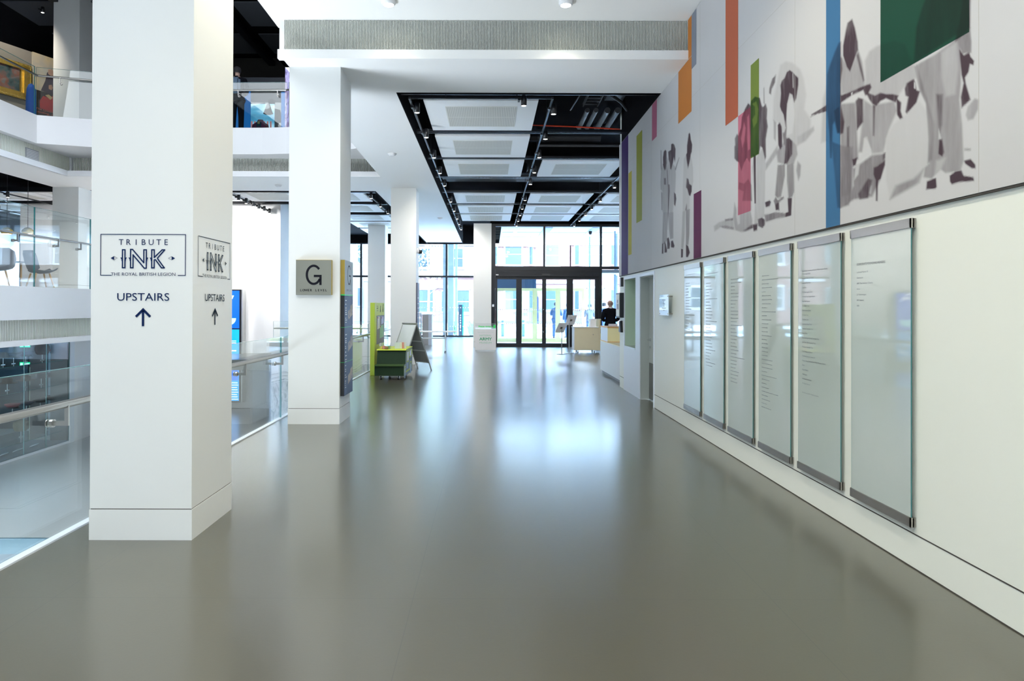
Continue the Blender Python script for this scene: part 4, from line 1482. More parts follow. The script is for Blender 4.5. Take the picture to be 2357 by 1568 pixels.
# the light these spotlights throw
for X, ys in ((-1.13, (10.5, 13.7, 16.9, 21.4, 24.9)), (0.98, (12.1, 15.2, 19.2, 22.4, 25.3)), (3.1, (17, 22))):
    for yy in ys:
        spot('spotlight_beam', (X, yy, 4.50), 75, (1.0, 0.95, 0.88), 115, 0.06, aim=(X, yy + 4.5, 0.6))
for X, Y in ((-3.3, 20.5), (-7.1, 20.5), (-5.2, 27), (-9, 18.9), (-13.4, 15), (-13.4, 19), (-16, 24), (-5, 31), (2, 30)):  # downward beams, several of them where no spotlight body hangs
    spot('spotlight_beam', (X, Y, 4.50), 90, (1.0, 0.96, 0.9))
for X, W_ in ((-7.5, 230), (-8.6, 230), (-12.0, 70), (-13.8, 70)):  # beams added to brighten the white far wall
    spot('wall_fill_beam', (X, 19.6, 4.5), W_, (1.0, 0.98, 0.95), 120, 0.06, aim=(X, 22.2, 2.2))

# round downlights in the high white ceiling (two are in view)
dl = None
for i, (X, Y) in enumerate(((-1.225, 8.15), (0.895, 8.15), (-1.225, 5.0), (0.895, 5.0), (-1.225, 1.8), (0.895, 1.8), (-1.225, -1.5), (0.895, -1.5))):
    if i < 2:
        t = thing('downlight', 'recessed round downlight above the beam, ' + ('left' if i == 0 else 'right') + ' one of two', 'downlight', (X, Y, CEI - 0.05), 'round ceiling downlights')
        MB().lathe((X, Y, CEI - 0.05), [(0.085, 0.05), (0.085, 0.02), (0.07, 0.0), (0.062, 0.0), (0.062, 0.012)], 24).build('trim_ring', M['white'], t)
        MB().lathe((X, Y, CEI - 0.05), [(0.0, 0.006), (0.061, 0.008), (0.061, 0.012), (0.0, 0.012)], 24).build('lens', M['lampwarm'], t)
    spot('downlight_beam', (X, Y, CEI - 0.09), 55 if i < 2 else 112, (1.0, 0.93, 0.74), 110 if i < 2 else 150, 0.08)

# smoke detectors on the soffits
sd = None
for i, (X, Y, lb) in enumerate(((-2.02, 14.0, 'on the soffit strip before the third column'), (-1.78, 24.2, 'on the soffit strip beyond the third column'), (-10.9, 14.9, 'on the left soffit under the upper gallery'), (-5.5, 17.7, 'on the far soffit between the first two columns'))):
    if sd is None:
        sd = thing('smoke_detector', 'white round smoke detector ' + lb, 'smoke detector', (X, Y, SOF - 0.04), 'smoke detectors')
        MB().lathe((X, Y, SOF - 0.04), [(0.0, -0.012), (0.035, -0.01), (0.065, 0.0), (0.07, 0.02), (0.09, 0.022), (0.09, 0.04), (0, 0.04)], 20).build('housing', M['white'], sd)
    else:
        copy_tree(sd, (X, Y, SOF - 0.04), 'white round smoke detector ' + lb)

# services in the black void
tag(MB().box(-1.3, 6.5, 18.12, 18.9, 5.0, 5.45).build('air_duct', M['duct']), 'wide black rectangular duct across the recess between two sets of rafts', 'duct')
for i, (x_, y_) in enumerate(((-0.15, 17.35), (0.78, 17.35), (2.45, 17.35))):
    t = thing('ceiling_diffuser', f'{ORD[i]} round blue-grey swirl diffuser from the left behind the rafts', 'diffuser', (x_, y_, 4.86), 'round swirl diffusers')
    MB().lathe((x_, y_, 4.86), [(0.06, 0), (0.30, 0.0), (0.31, 0.01), (0.31, 0.03), (0.06, 0.03)], 28).build('disc', mat('diffuser_grey', (0.10, 0.13, 0.17), 0.4), t)
    bl = MB()
    for k in range(16):
        a = 2 * math.pi * k / 16
        bl.bar((x_ + 0.08 * math.cos(a), y_ + 0.08 * math.sin(a), 4.857), (x_ + 0.28 * math.cos(a + 0.2), y_ + 0.28 * math.sin(a + 0.2), 4.857), 0.02, 0.008)
    bl.build('blade', M['blackmetal'], t)
    MB().tube([(x_, y_, 4.89), (x_ + 0.02, y_ + 0.05, 5.1), (x_ + 0.1, y_ + 0.6, 5.2)], 0.14, 14).build('flexible_duct', M['duct'], t)
M['pipe'] = mat('grey_insulated_pipe', (0.055, 0.055, 0.058), 0.5, var=0.2)
for i, x_ in enumerate((1.82, 1.98, 2.19, 2.38)):
    t = MB().tube([(x_, 14.2, 5.30), (x_, 14.0, 5.22), (x_ - 0.03, 12.6, 5.18)], 0.045 if i < 2 else 0.055, 10).build('service_pipe', M['pipe'])
    tag(t, f'{ORD[i]} grey insulated pipe from the left in the open void', 'pipe', 'grey pipes in the open void')
tag(MB().cyl((1.0, 14.4, 4.95), (6.5, 14.4, 4.95), 0.03, 8).build('conduit', M['pipe']), 'thin grey horizontal conduit below the insulated pipes', 'conduit')
tag(MB().tube([(0.78, 13.2, 5.06), (1.5, 13.25, 5.05), (2.2, 13.3, 5.03), (2.85, 13.35, 5.0), (2.98, 13.5, 4.95), (3.15, 13.7, 4.93)], 0.013, 8).build('red_cable', mat('red_cable', (0.75, 0.05, 0.01), 0.5)), 'bright red cable crossing the black ceiling void', 'cable')
lad = MB()
for x_ in (1.75, 2.02):
    lad.bar((x_, 10.2, 5.36), (x_, 12.9, 5.36), 0.02, 0.06)
for k in range(14):
    lad.bar((1.75, 10.3 + k * 0.19, 5.34), (2.02, 10.3 + k * 0.19, 5.34), 0.025, 0.02)
tag(lad.build('cable_ladder', M['pipe']), 'dark cable ladder near the front of the open ceiling void', 'cable tray')
tag(MB().tube([(1.55, 10.4, 5.30), (1.62, 10.9, 5.2), (1.5, 11.4, 5.1), (1.45, 12.4, 5.12)], 0.012, 6).build('hanging_cable', M['pipe']), 'thin looped black cable hanging near the middle track', 'cable')
tag(MB().tube([(2.46, 12.3, 5.1), (2.3, 12.0, 5.15), (2.1, 11.8, 5.2)], 0.03, 8).build('flexible_conduit', M['pipe']), 'pale bent conduit at the right edge of the ceiling void', 'conduit')
sl = MB()
sl.prism([(10.6, 5.6), (12.9, 5.6), (12.9, 5.45), (10.6, 5.5)], 'X', 2.15, 2.5)
tag(sl.build('ceiling_joist', M['pipe']), 'grey boxed joist slanting through the open ceiling void', 'joist')
tag(MB().cyl((-0.2, 14.9, 5.25), (2.4, 14.9, 5.25), 0.09, 12).build('round_duct', M['duct']), 'dark round duct running across above the second raft', 'duct')
# upper gallery ceiling: dim rafts between black bars
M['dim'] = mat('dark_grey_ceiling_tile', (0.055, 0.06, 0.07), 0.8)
gt = None
gi = 0
for cx_ in (-12.6, -10.6, -8.4, -6.3, -4.2):
    for cy_ in (19.4, 21.6):
        if gt is None:
            gt = thing('gallery_ceiling_tile', 'x', 'ceiling tile', (cx_, cy_, 9.83), 'dark tiles of the upper gallery ceiling')
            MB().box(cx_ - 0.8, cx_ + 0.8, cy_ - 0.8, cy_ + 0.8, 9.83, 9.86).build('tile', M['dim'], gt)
            gto = gt
        else:
            gto = copy_tree(gt, (cx_, cy_, 9.83))
        gto['label'] = f'{ORD[gi // 2]} dark ceiling tile from the left in the {"near" if cy_ < 20 else "far"} row over the upper gallery'
        gi += 1
for i, x_ in enumerate((-11.6, -9.5, -7.35, -5.25)):
    tag(box(x_ - 0.1, x_ + 0.1, 16, 22.9, 9.60, 9.75).build('gallery_beam', M['track']), f'{ORD[i]} long black bar from the left under the upper gallery ceiling', 'ceiling bar', 'black bars under the gallery ceiling')
gs0 = copy_tree(sp0, (-12.25, 18.5, 9.60), 'small spotlight at the top left corner of the upper gallery')
gs0['group'] = 'spotlights of the upper gallery'
gs1 = copy_tree(sp0, (-13.0, 20.8, 9.60), 'small spotlight just left of the gallery column')
gs1['group'] = 'spotlights of the upper gallery'

# ------------------------------------------------------------------ entrance wall, vestibule and window wall
YD = 26.05


def glazing(name, label, frame_mb, panes, fm=None, gm=None):
    t = thing(name, label, 'window wall', panes[0][0:3] if False else tuple(frame_mb.v[0]))
    frame_mb.build('frame', fm or M['frame'], t)
    for (x0, x1, y0, y1, z0, z1) in panes:
        box(x0, x1, y0, y1, z0, z1).build('glass_pane', gm or M['wglass'], t)
    del t['category'], t['label']
    t['kind'] = 'structure'
    return t


f = MB()
for x0, x1 in ((0.05, 0.20), (2.03, 2.10), (4.19, 4.27)):
    f.box(x0, x1, YD - 0.003, YD + 0.123, 3.02, 4.703)
f.box(0.05, 4.27, YD, YD + 0.12, 2.98, 3.08)
f.box(0.05, 4.27, YD, YD + 0.12, 4.60, 4.70)
f.box(0.053, 0.197, YD - 0.003, YD + 0.123, 0, 3.0)
f.box(4.143, 4.267, YD - 0.003, YD + 0.123, 0, 3.0)
for x0, x1 in ((6.3, 6.38), (7.9, 8.0)):
    f.box(x0, x1, YD - 0.003, YD + 0.123, 0.001, 4.702)
f.box(4.272, 8.6, YD, YD + 0.12, 2.98, 3.08)
f.box(4.272, 8.6, YD, YD + 0.12, 4.60, 4.70)
f.box(4.272, 8.6, YD, YD + 0.12, 0.0, 0.10)
glazing('window_1', '', f, [(0.2, 2.03, YD + .05, YD + .062, 3.08, 4.6), (2.10, 4.19, YD + .05, YD + .062, 3.08, 4.6), (4.27, 6.3, YD + .05, YD + .062, 3.08, 4.6), (6.38, 7.9, YD + .05, YD + .062, 3.08, 4.6),
                            (4.27, 6.3, YD + .05, YD + .062, 0.1, 2.98), (6.38, 7.9, YD + .05, YD + .062, 0.1, 2.98)])
# dark header with shutter housing
hd = MB().box(0.20, 4.14, YD - 0.06, YD + 0.10, 2.68, 2.98)
for k in range(5):
    hd.box(0.20, 4.14, YD - 0.075, YD - 0.06, 2.70 + k * 0.055, 2.735 + k * 0.055)
t = thing('door_2', '', 'door', (2.1, YD, 0))
del t['label'], t['category']
t['kind'] = 'structure'
hd.build('header', M['frame'], t)
box(1.98, 2.28, YD - 0.12, YD - 0.06, 2.72, 2.79).build('door_sensor', M['blackmetal'], t)
box(0.22, 0.32, YD - 0.10, YD - 0.06, 2.73, 2.765).build('header_light', M['whitemark'], t)
leaves = [(0.20, 1.13), (1.13, 2.065), (2.065, 3.00), (3.00, 4.14)]
for x0, x1 in leaves:
    yy = YD + 0.02
    lf = MB()
    w_ = 0.075
    lf.box(x0, x0 + w_ + (0.09 if x0 > 2.5 else 0), yy, yy + 0.05, 0.0, 2.68)
    lf.box(x1 - w_ - (0.06 if x1 < 1.2 or x1 > 4 else 0), x1, yy, yy + 0.05, 0.0, 2.68)
    lf.box(x0, x1, yy + 0.002, yy + 0.048, 2.58, 2.679)
    lf.box(x0, x1, yy + 0.002, yy + 0.048, 0.001, 0.14)
    lf.build('door_leaf', M['frame'], t)
    box(x0 + w_, x1 - w_, yy + 0.02, yy + 0.03, 0.14, 2.58).build('door_pane', M['wglass'], t)
mk = MB()
for x0, x1 in leaves[0:4]:
    x = x0 + 0.11
    while x < x1 - 0.12:
        mk.box(x, x + 0.032, YD + 0.037, YD + 0.0385, 0.86, 0.90)
        mk.box(x, x + 0.032, YD + 0.037, YD + 0.0385, 1.40, 1.44)
        x += 0.075
x = 4.32
while x < 6.2:
    mk.box(x, x + 0.032, YD + 0.049, YD + 0.05, 1.40, 1.44)
    mk.box(x, x + 0.032, YD + 0.049, YD + 0.05, 0.86, 0.90)
    x += 0.075
mk.build('manifestation_square', M['whitemark'], t)
kn = MB()
for zz in (1.43, 0.58):
    kn.cyl((2.035, YD, zz), (2.035, YD + 0.02, zz), 0.02, 12)
kn.build('door_lock', M['chrome'], t)
box(0.08, 0.15, YD - 0.02, YD, 1.53, 1.62).build('push_plate', M['whitemark'], t)
# side glass of the vestibule and far window wall
f = MB()
for yy in (26.2, 28.9, 31.7, 34.4):
    f.box(0.018, 0.102, yy, yy + 0.08, 0, 4.7)
f.box(0.02, 0.10, 26.2, 34.4, 2.98, 3.08)
f.box(0.02, 0.10, 26.2, 34.4, 0, 0.1)
glazing('window_2', '', f, [(0.055, 0.065, 26.28, 28.9, 0.1, 2.98), (0.055, 0.065, 28.98, 31.7, 0.1, 2.98), (0.055, 0.065, 31.78, 34.4, 0.1, 2.98), (0.055, 0.065, 26.28, 28.9, 3.08, 4.7), (0.055, 0.065, 28.98, 31.7, 3.08, 4.7), (0.055, 0.065, 31.78, 34.4, 3.08, 4.7)])
YW = 34.5
f = MB()
xs = [-0.05 - 2.16 * k for k in range(0, 12)]
for x in xs:
    f.box(x - 0.045, x + 0.045, YW - 0.004, YW + 0.16, 0, 4.752)
f.box(-23.8, 0.05, YW, YW + 0.10, 3.00, 3.09)
f.box(-23.8, 0.05, YW, YW + 0.10, 4.68, 4.75)
f.box(-23.8, 0.05, YW, YW + 0.10, 0.0, 0.07)
panes = []
for a, b_ in zip(xs[:-1], xs[1:]):
    panes.append((b_ + 0.045, a - 0.045, YW + .05, YW + .062, 0.07, 3.0))
    panes.append((b_ + 0.045, a - 0.045, YW + .05, YW + .062, 3.09, 4.68))
wl = glazing('window_3', '', f, panes)
mk = MB()
x = -14.0
while x < -0.1:
    if all(abs(x + 0.02 - q) > 0.08 for q in xs):
        mk.box(x, x + 0.05, YW + 0.045, YW + 0.049, 1.45, 1.50)
        mk.box(x, x + 0.05, YW + 0.045, YW + 0.049, 0.50, 0.55)
    x += 0.13
mk.build('manifestation_square', M['whitemark'], wl)
M['blueframe'] = mat('pale_blue_post', (0.35, 0.47, 0.60), 0.5)
f = MB()
f.box(-2.40, -2.24, 34.75, 34.95, 0, 4.9)
f.box(-2.15, -1.86, 34.75, 34.95, 0, 4.9)
tag(f.build('exterior_fin', mat('pale_concrete_fin', (0.50, 0.55, 0.58), 0.7)), 'pair of pale concrete fins outside the window wall by the mullion', 'wall fin')
tag(box(-1.80, -1.68, 35.0, 35.15, 0, 5.0).build('exterior_post', M['blueframe']), 'pale blue steel post outside the window wall', 'post')
for i, x_ in enumerate((-0.68, -0.48)):
    dp = MB().cyl((x_, 36.2, 0.9), (x_, 36.2, 5.6), 0.05, 10)
    for zz in (1.6, 2.9, 4.1):
        dp.cyl((x_, 36.2, zz), (x_, 36.2, zz + 0.1), 0.075, 10)
    dp.bar((x_, 36.2, 0.9), (x_, 36.2, 0.02), 0.08)
    tag(dp.build('drainpipe', M['blueframe']), ('left' if i == 0 else 'right') + ' one of two blue drainpipes outside the window beside the column', 'drainpipe', 'blue drainpipes')
# canopy outside the entrance
cp = thing('entrance_canopy', 'white panelled canopy ceiling outside above the entrance doors', 'canopy', (4.5, 30, 4.62))
MB().box(0.45, 8.8, 26.6, 34.3, 4.64, 4.8).build('deck', M['panel'], cp)
s_ = MB()
for x_ in (2.1, 4.0, 5.9):
    s_.box(x_, x_ + 0.35, 26.7, 34.2, 4.625, 4.64)
for y_ in (28.4, 30.3, 32.2):
    s_.box(0.5, 8.7, y_, y_ + 0.12, 4.628, 4.64)
s_.build('joint', mat('canopy_joint', (0.30, 0.45, 0.62), 0.5), cp)
pc = MB().cyl((1.75, 29.6, 4.62), (1.75, 29.6, 3.35), 0.006, 6)
tag(pc.build('hanging_wire', M['blackmetal']), 'thin wire hanging from the canopy behind the upper glass', 'wire')
tag(MB().lathe((4.05, 27.6, 4.50), [(0, -0.04), (0.05, -0.03), (0.07, 0.02), (0.07, 0.1), (0, 0.1)], 14).build('dome_camera', M['blackmetal']), 'dark dome camera under the canopy behind the upper glass', 'camera')

# inner cream doors of the vestibule
M['cream'] = mat('cream_door_frame', (0.80, 0.74, 0.34), 0.5, var=0.02)
YV = 29.7
t = thing('door_3', '', 'door', (1.8, YV, 0))
del t['label'], t['category']
t['kind'] = 'structure'
for x0, x1 in ((0.25, 1.30), (1.30, 1.95), (1.95, 2.95), (2.95, 4.1)):
    lf = MB()
    w_ = 0.10
    lf.box(x0, x0 + w_, YV, YV + 0.06, 0, 2.34).box(x1 - w_, x1, YV, YV + 0.06, 0, 2.34)
    lf.box(x0 + w_, x1 - w_, YV, YV + 0.06, 2.22, 2.34).box(x0 + w_, x1 - w_, YV, YV + 0.06, 0, 0.16)
    lf.build('door_leaf', M['cream'], t)
    box(x0 + w_, x1 - w_, YV + 0.02, YV + 0.03, 0.16, 2.22).build('door_pane', M['wglass'], t)
nt_ = MB()
for x_, z_ in ((1.10, 1.12), (1.45, 1.12), (1.68, 1.35), (2.15, 1.35)):
    nt_.box(x_, x_ + 0.16, YV - 0.004, YV, z_, z_ + 0.14)
nt_.build('door_notice', M['whitemark'], t)
struct('wall_vestibule_header', MB().box(0.2, 2.0, YV, YV + 0.3, 2.34, 2.80), mat('blue_header', (0.03, 0.09, 0.17), 0.4))
struct('ceiling_vestibule', MB().box(0.12, 8.5, YD + 0.14, YV, 2.84, 2.96), mat('vestibule_ceiling', (0.30, 0.34, 0.38), 0.6))
f = MB()
f.box(4.3, 4.36, YV, YV + 0.08, 0, 4.6)
for x_ in (5.0, 5.7, 6.4):
    f.box(x_, x_ + 0.06, 27.5, 27.58, 0, 4.6)
    f.box(x_ + 0.2, x_ + 0.3, 28.4, 28.48, 0, 4.6)
struct('trim_6', f, M['blueframe'])

# ------------------------------------------------------------------ the street outside
M['pave'] = mat('pale_paving', (0.68, 0.68, 0.67), 0.8, var=0.06, scale=2)
M['road'] = mat('grey_asphalt', (0.20, 0.21, 0.23), 0.85, var=0.08, scale=3)
struct('ground_pavement', box(-45, 45, 34.7, 39.5, -0.25, -0.02), M['pave'])
struct('ground_road', box(-45, 45, 39.5, 48.5, -0.25, -0.12), M['road'])
struct('ground_far_pavement', box(-45, 45, 48.5, 60, -0.25, 0.0), M['pave'])
struct('ground_forecourt', box(0.12, 8.6, 26.2, 34.7, 0.0, 0.006), M['pave'])  # pale paving laid over the floor to bounce daylight onto the rafts
struct('ground_kerb', box(-45, 45, 39.5, 39.7, -0.2, -0.01), M['pave'])
M['brick'] = brick_mat('red_brick', (0.105, 0.048, 0.044), (0.128, 0.063, 0.056), (0.15, 0.125, 0.12))
M['palebrick'] = brick_mat('pale_brick', (0.125, 0.115, 0.11), (0.145, 0.13, 0.125), (0.155, 0.15, 0.15))
M['stone'] = mat('white_stone_trim', (0.27, 0.27, 0.27), 0.7)
M['pane'] = mat('dark_window_pane', (0.045, 0.065, 0.078), 0.1, spec=0.3)


def house(x0, x1, y, h, mt, label, bays, floors_):
    t = thing('terraced_house', label, 'house', ((x0 + x1) / 2, y + 3, 0), 'houses across the street')
    MB().box(x0, x1, y, y + 6, 0, h).build('wall', mt, t)
    c_ = MB().box(x0 - 0.05, x1 + 0.05, y - 0.25, y + 0.02, h - 0.3, h + 0.1)
    for z_ in floors_[1:]:
        c_.box(x0, x1, y - 0.12, y + 0.01, z_ - 1.35, z_ - 1.15)
    c_.build('cornice', M['stone'], t)
    for bx_, bay in bays:
        if bay:
            P = [(bx_ - 1.7, y), (bx_ - 1.0, y - 0.9), (bx_ + 1.0, y - 0.9), (bx_ + 1.7, y)]
            MB().prism(P, 'Z', 0, h - 1.2).build('bay', mt, t)
            P2 = [(bx_ - 1.85, y), (bx_ - 1.05, y - 1.05), (bx_ + 1.05, y - 1.05), (bx_ + 1.85, y)]
            MB().prism(P2, 'Z', h - 1.2, h - 0.95).build('bay_cornice', M['stone'], t)
        yy = y - (0.9 if bay else 0)
        for z_ in floors_:
            w_ = 0.62 if bay else 0.5
            fr_ = MB().box(bx_ - w_ - 0.16, bx_ + w_ + 0.16, yy - 0.06, yy + 0.05, z_ - 0.12, z_ + 0.1)
            fr_.box(bx_ - w_ - 0.16, bx_ + w_ + 0.16, yy - 0.05, yy + 0.05, z_ + 1.75, z_ + 1.95)
            fr_.box(bx_ - w_ - 0.14, bx_ - w_, yy - 0.05, yy + 0.05, z_, z_ + 1.8)
            fr_.box(bx_ + w_, bx_ + w_ + 0.14, yy - 0.05, yy + 0.05, z_, z_ + 1.8)
            fr_.box(bx_ - w_, bx_ + w_, yy - 0.04, yy + 0.02, z_ + 0.85, z_ + 0.92)
            fo = fr_.build('window_frame', M['stone'], t)
            box(bx_ - w_, bx_ + w_, yy - 0.02, yy + 0.02, z_ + 0.05, z_ + 1.8).build('pane', M['pane'], fo)
            if bay:
                for s_ in (-1, 1):
                    MB().obox((bx_ + s_ * 1.37, y - 0.47, z_ + 0.9), (0.61 * 1, s_ * 0.79, 0), (s_ * 0.79, -0.61, 0), (0, 0, 1), 0.3, 0.03, 0.85).build('window_frame', M['stone'], t)
                    MB().obox((bx_ + s_ * 1.39, y - 0.49, z_ + 0.9), (0.61 * 1, s_ * 0.79, 0), (s_ * 0.79, -0.61, 0), (0, 0, 1), 0.2, 0.03, 0.75).build('pane', M['pane'], t)
    return t


first_house = house(-0.8, 6.3, 54, 7.4, M['brick'], 'red brick house with bay windows across the street behind the entrance doors', [(1.8, True), (4.9, False)], [1.2, 4.7])
house(6.4, 14, 54, 7.6, M['brick'], 'red brick house across the street behind the right-hand entrance door', [(8.2, True), (12, False)], [1.2, 4.7])
house(-7.6, -0.9, 52, 4.1, M['brick'], 'low red brick house with a white cornice across the street left of the entrance', [(-2.1, False), (-4.9, True)], [1.0])
house(-14.8, -7.7, 58, 9.5, M['palebrick'], 'tall pale house across the street behind the second column', [(-9.4, False), (-12.4, True)], [1.4, 5.0])
house(14.2, 34, 54, 13, M['palebrick'], 'tall pale building added out of view at the far right to block sky', [(17, True), (23, False), (29, False)], [1.2, 4.7, 8.2])  # added so the mezzanine glass reflects a facade instead of bright sky
house(-28, -15, 56, 10, M['brick'], 'red brick house at the far left across the street', [(-18, True), (-24, True)], [1.4, 5.0])
house(-7.6, -0.9, 62, 12, M['palebrick'], 'tall pale building rising behind the low brick house', [(-3, False), (-6, False)], [5.0, 8.4])
MB().box(2.9, 3.8, 53.9, 54, 0, 2.3).build('front_door', M['ink'], first_house)
MB().lathe((3.35, 53.93, 2.35), [(0, 0), (0.42, 0), (0.42, 0.02), (0, 0.02)], 20).build('fanlight', M['stone'], first_house)
# railings of the front gardens
rl = MB()
x = -9.0
while x < 13.5:
    rl.bar((x, 50, 0.28), (x, 50, 1.26), 0.025)
    x += 0.17
rl.bar((-9, 50, 1.15), (13.5, 50, 1.15), 0.04)
rl.bar((-9, 50, 0.4), (13.5, 50, 0.4), 0.04)
t = thing('garden_railing', 'row of dark railings on a low wall across the street', 'railing', (2, 50, 0))
rl.build('bars', mat('dark_blue_railing', (0.05, 0.08, 0.12), 0.5), t)
MB().box(-9, 13.5, 49.9, 50.1, 0, 0.28).build('low_wall', M['stone'], t)
# bollards
for i, x_ in enumerate((0.65, 1.70)):
    t = thing('bollard', ('left' if i == 0 else 'right') + ' one of two blue-grey street bollards behind the entrance doors', 'bollard', (x_, 34.9, -0.02), 'street bollards')
    MB().lathe((x_, 34.9, -0.02), [(0.0, 0.0), (0.085, 0.0), (0.085, 0.80), (0.07, 0.86), (0.0, 0.88)], 16).build('post', mat('bollard_blue', (0.08, 0.16, 0.26), 0.5), t)
    MB().lathe((x_, 34.9, 0.66), [(0.0865, 0.0), (0.0865, 0.06)], 16).build('reflective_band', M['whitemark'], t)
# sign pillar outside
t = thing('totem_sign', 'slim black and green totem sign outside the far window wall', 'sign', (-1.50, 35.6, -0.02))
MB().box(-1.64, -1.44, 35.5, 35.7, -0.02, 1.62).build('black_side', mat('totem_dark', (0.015, 0.03, 0.05), 0.4), t)
MB().box(-1.44, -1.38, 35.5, 35.7, -0.02, 1.62).build('green_side', mat('totem_green', (0.02, 0.42, 0.25), 0.4), t)
tx = MB()
for k in range(7):
    tx.box(-1.56, -1.51, 35.494, 35.5, 0.25 + k * 0.13, 0.33 + k * 0.13)
tx.build('lettering', M['whitemark'], t)


def foliage(n, box_, size, mname, col, seed, blade=False):
    r_ = random.Random(seed)
    m_ = MB()
    for i in range(n):
        if blade:
            x, y = r_.uniform(box_[0], box_[1]), r_.uniform(box_[2], box_[3])
            h_ = r_.uniform(0.5, 1.0) * box_[5]
            dx, dy = r_.gauss(0, 0.18), r_.gauss(0, 0.12)
            w_ = 0.012
            m_.add([(x - w_, y, box_[4]), (x + w_, y, box_[4]), (x + dx * .5 + w_, y + dy * .5, box_[4] + h_ * .65), (x + dx * .5 - w_, y + dy * .5, box_[4] + h_ * .65), (x + dx, y + dy, box_[4] + h_)], [(0, 1, 2, 3), (3, 2, 4)])
        else:
            while True:
                p = Vector((r_.uniform(-1, 1), r_.uniform(-1, 1), r_.uniform(-1, 1)))
                if p.length < 1:
                    break
            c = Vector(((box_[0] + box_[1]) / 2 + p.x * (box_[1] - box_[0]) / 2, (box_[2] + box_[3]) / 2 + p.y * (box_[3] - box_[2]) / 2, (box_[4] + box_[5]) / 2 + p.z * (box_[5] - box_[4]) / 2))
            a = Vector((r_.gauss(0, 1), r_.gauss(0, 1), r_.gauss(0, 1))).normalized() * size
            b_ = a.orthogonal().normalized() * size * 0.5
            m_.add([c - a, c + b_, c + a, c - b_], [(0, 1, 2, 3)])
    return m_, mat(mname, col, 0.7, var=0.35, scale=4)


m_, mt = foliage(900, (-1.05, -0.35, 35.4, 35.7, -0.02, 0.85), 0, 'pale_grass', (0.45, 0.55, 0.40), 5, True)
tag(m_.build('ornamental_grass', mt), 'tuft of pale feathery grass outside the window beside the column', 'grass', kind='stuff')
m_, mt = foliage(500, (-2.1, -1.75, 35.9, 36.4, 0.0, 0.75), 0.05, 'green_shrub', (0.10, 0.30, 0.12), 6)
tag(m_.build('shrub', mt), 'small green shrub behind the totem sign outside', 'shrub')
m_, mt = foliage(700, (-5.0, -3.3, 36.0, 37.2, 0.0, 0.7), 0.06, 'green_shrub_b', (0.16, 0.34, 0.16), 8)
tag(m_.build('shrub', mt), 'low green shrub outside the window behind the white table', 'shrub')
for i, (x_, y_, h_, r_) in enumerate(((-4.0, 44, 6.2, 1.7), (-9.3, 43, 6.5, 1.9), (-21, 42, 8, 2.5))):
    t = thing('street_tree', f'{ORD[i]} thin street tree from the entrance, seen through the window wall', 'tree', (x_, y_, 0), 'street trees')
    tr_ = MB().tube([(x_, y_, 0), (x_ + 0.05, y_, h_ * 0.4), (x_ - 0.05, y_, h_ * 0.9)], [0.10, 0.07, 0.02], 8)
    rr = random.Random(20 + i)
    for k in range(16):
        a = rr.uniform(0, 6.28)
        z_ = h_ * rr.uniform(0.35, 0.8)
        l_ = r_ * rr.uniform(0.5, 1)
        tr_.tube([(x_, y_, z_), (x_ + math.cos(a) * l_ * .5, y_ + math.sin(a) * l_ * .5, z_ + l_ * .35), (x_ + math.cos(a) * l_, y_ + math.sin(a) * l_, z_ + l_ * .9)], [0.03, 0.018, 0.006], 5)
    tr_.build('trunk', mat('bark', (0.20, 0.17, 0.15), 0.9), t)
    m_, mt = foliage(420, (x_ - r_, x_ + r_, y_ - r_, y_ + r_, h_ * 0.5, h_ * 1.1), 0.09, 'sparse_leaves', (0.30, 0.42, 0.30), 30 + i)
    fo = m_.build('foliage', mt, t)

# ------------------------------------------------------------------ people


def skin_mesh(name, mat_, parent, nodes, edges, loc, levels=1):
    """nodes: name -> (x, y, z, rx, ry); one continuous skinned surface rooted at the first node"""
    keys = list(nodes)
    me = bpy.data.meshes.new(name)
    me.from_pydata([nodes[k][:3] for k in keys], [(keys.index(a), keys.index(b)) for a, b in edges], [])
    o = bpy.data.objects.new(name, me)
    C.objects.link(o)
    o.parent = parent
    o['org'] = list(parent['org'])
    sk = o.modifiers.new('skin', 'SKIN')
    sk.use_smooth_shade = True
    for v, k in zip(me.skin_vertices[0].data, keys):
        v.radius = nodes[k][3:5]
    me.skin_vertices[0].data[0].use_root = True
    sb = o.modifiers.new('subsurf', 'SUBSURF')
    sb.levels = levels
    sb.render_levels = levels
    me.materials.append(mat_)
    return o


SKIN = mat('skin', (0.62, 0.40, 0.31), 0.5, var=0.05)


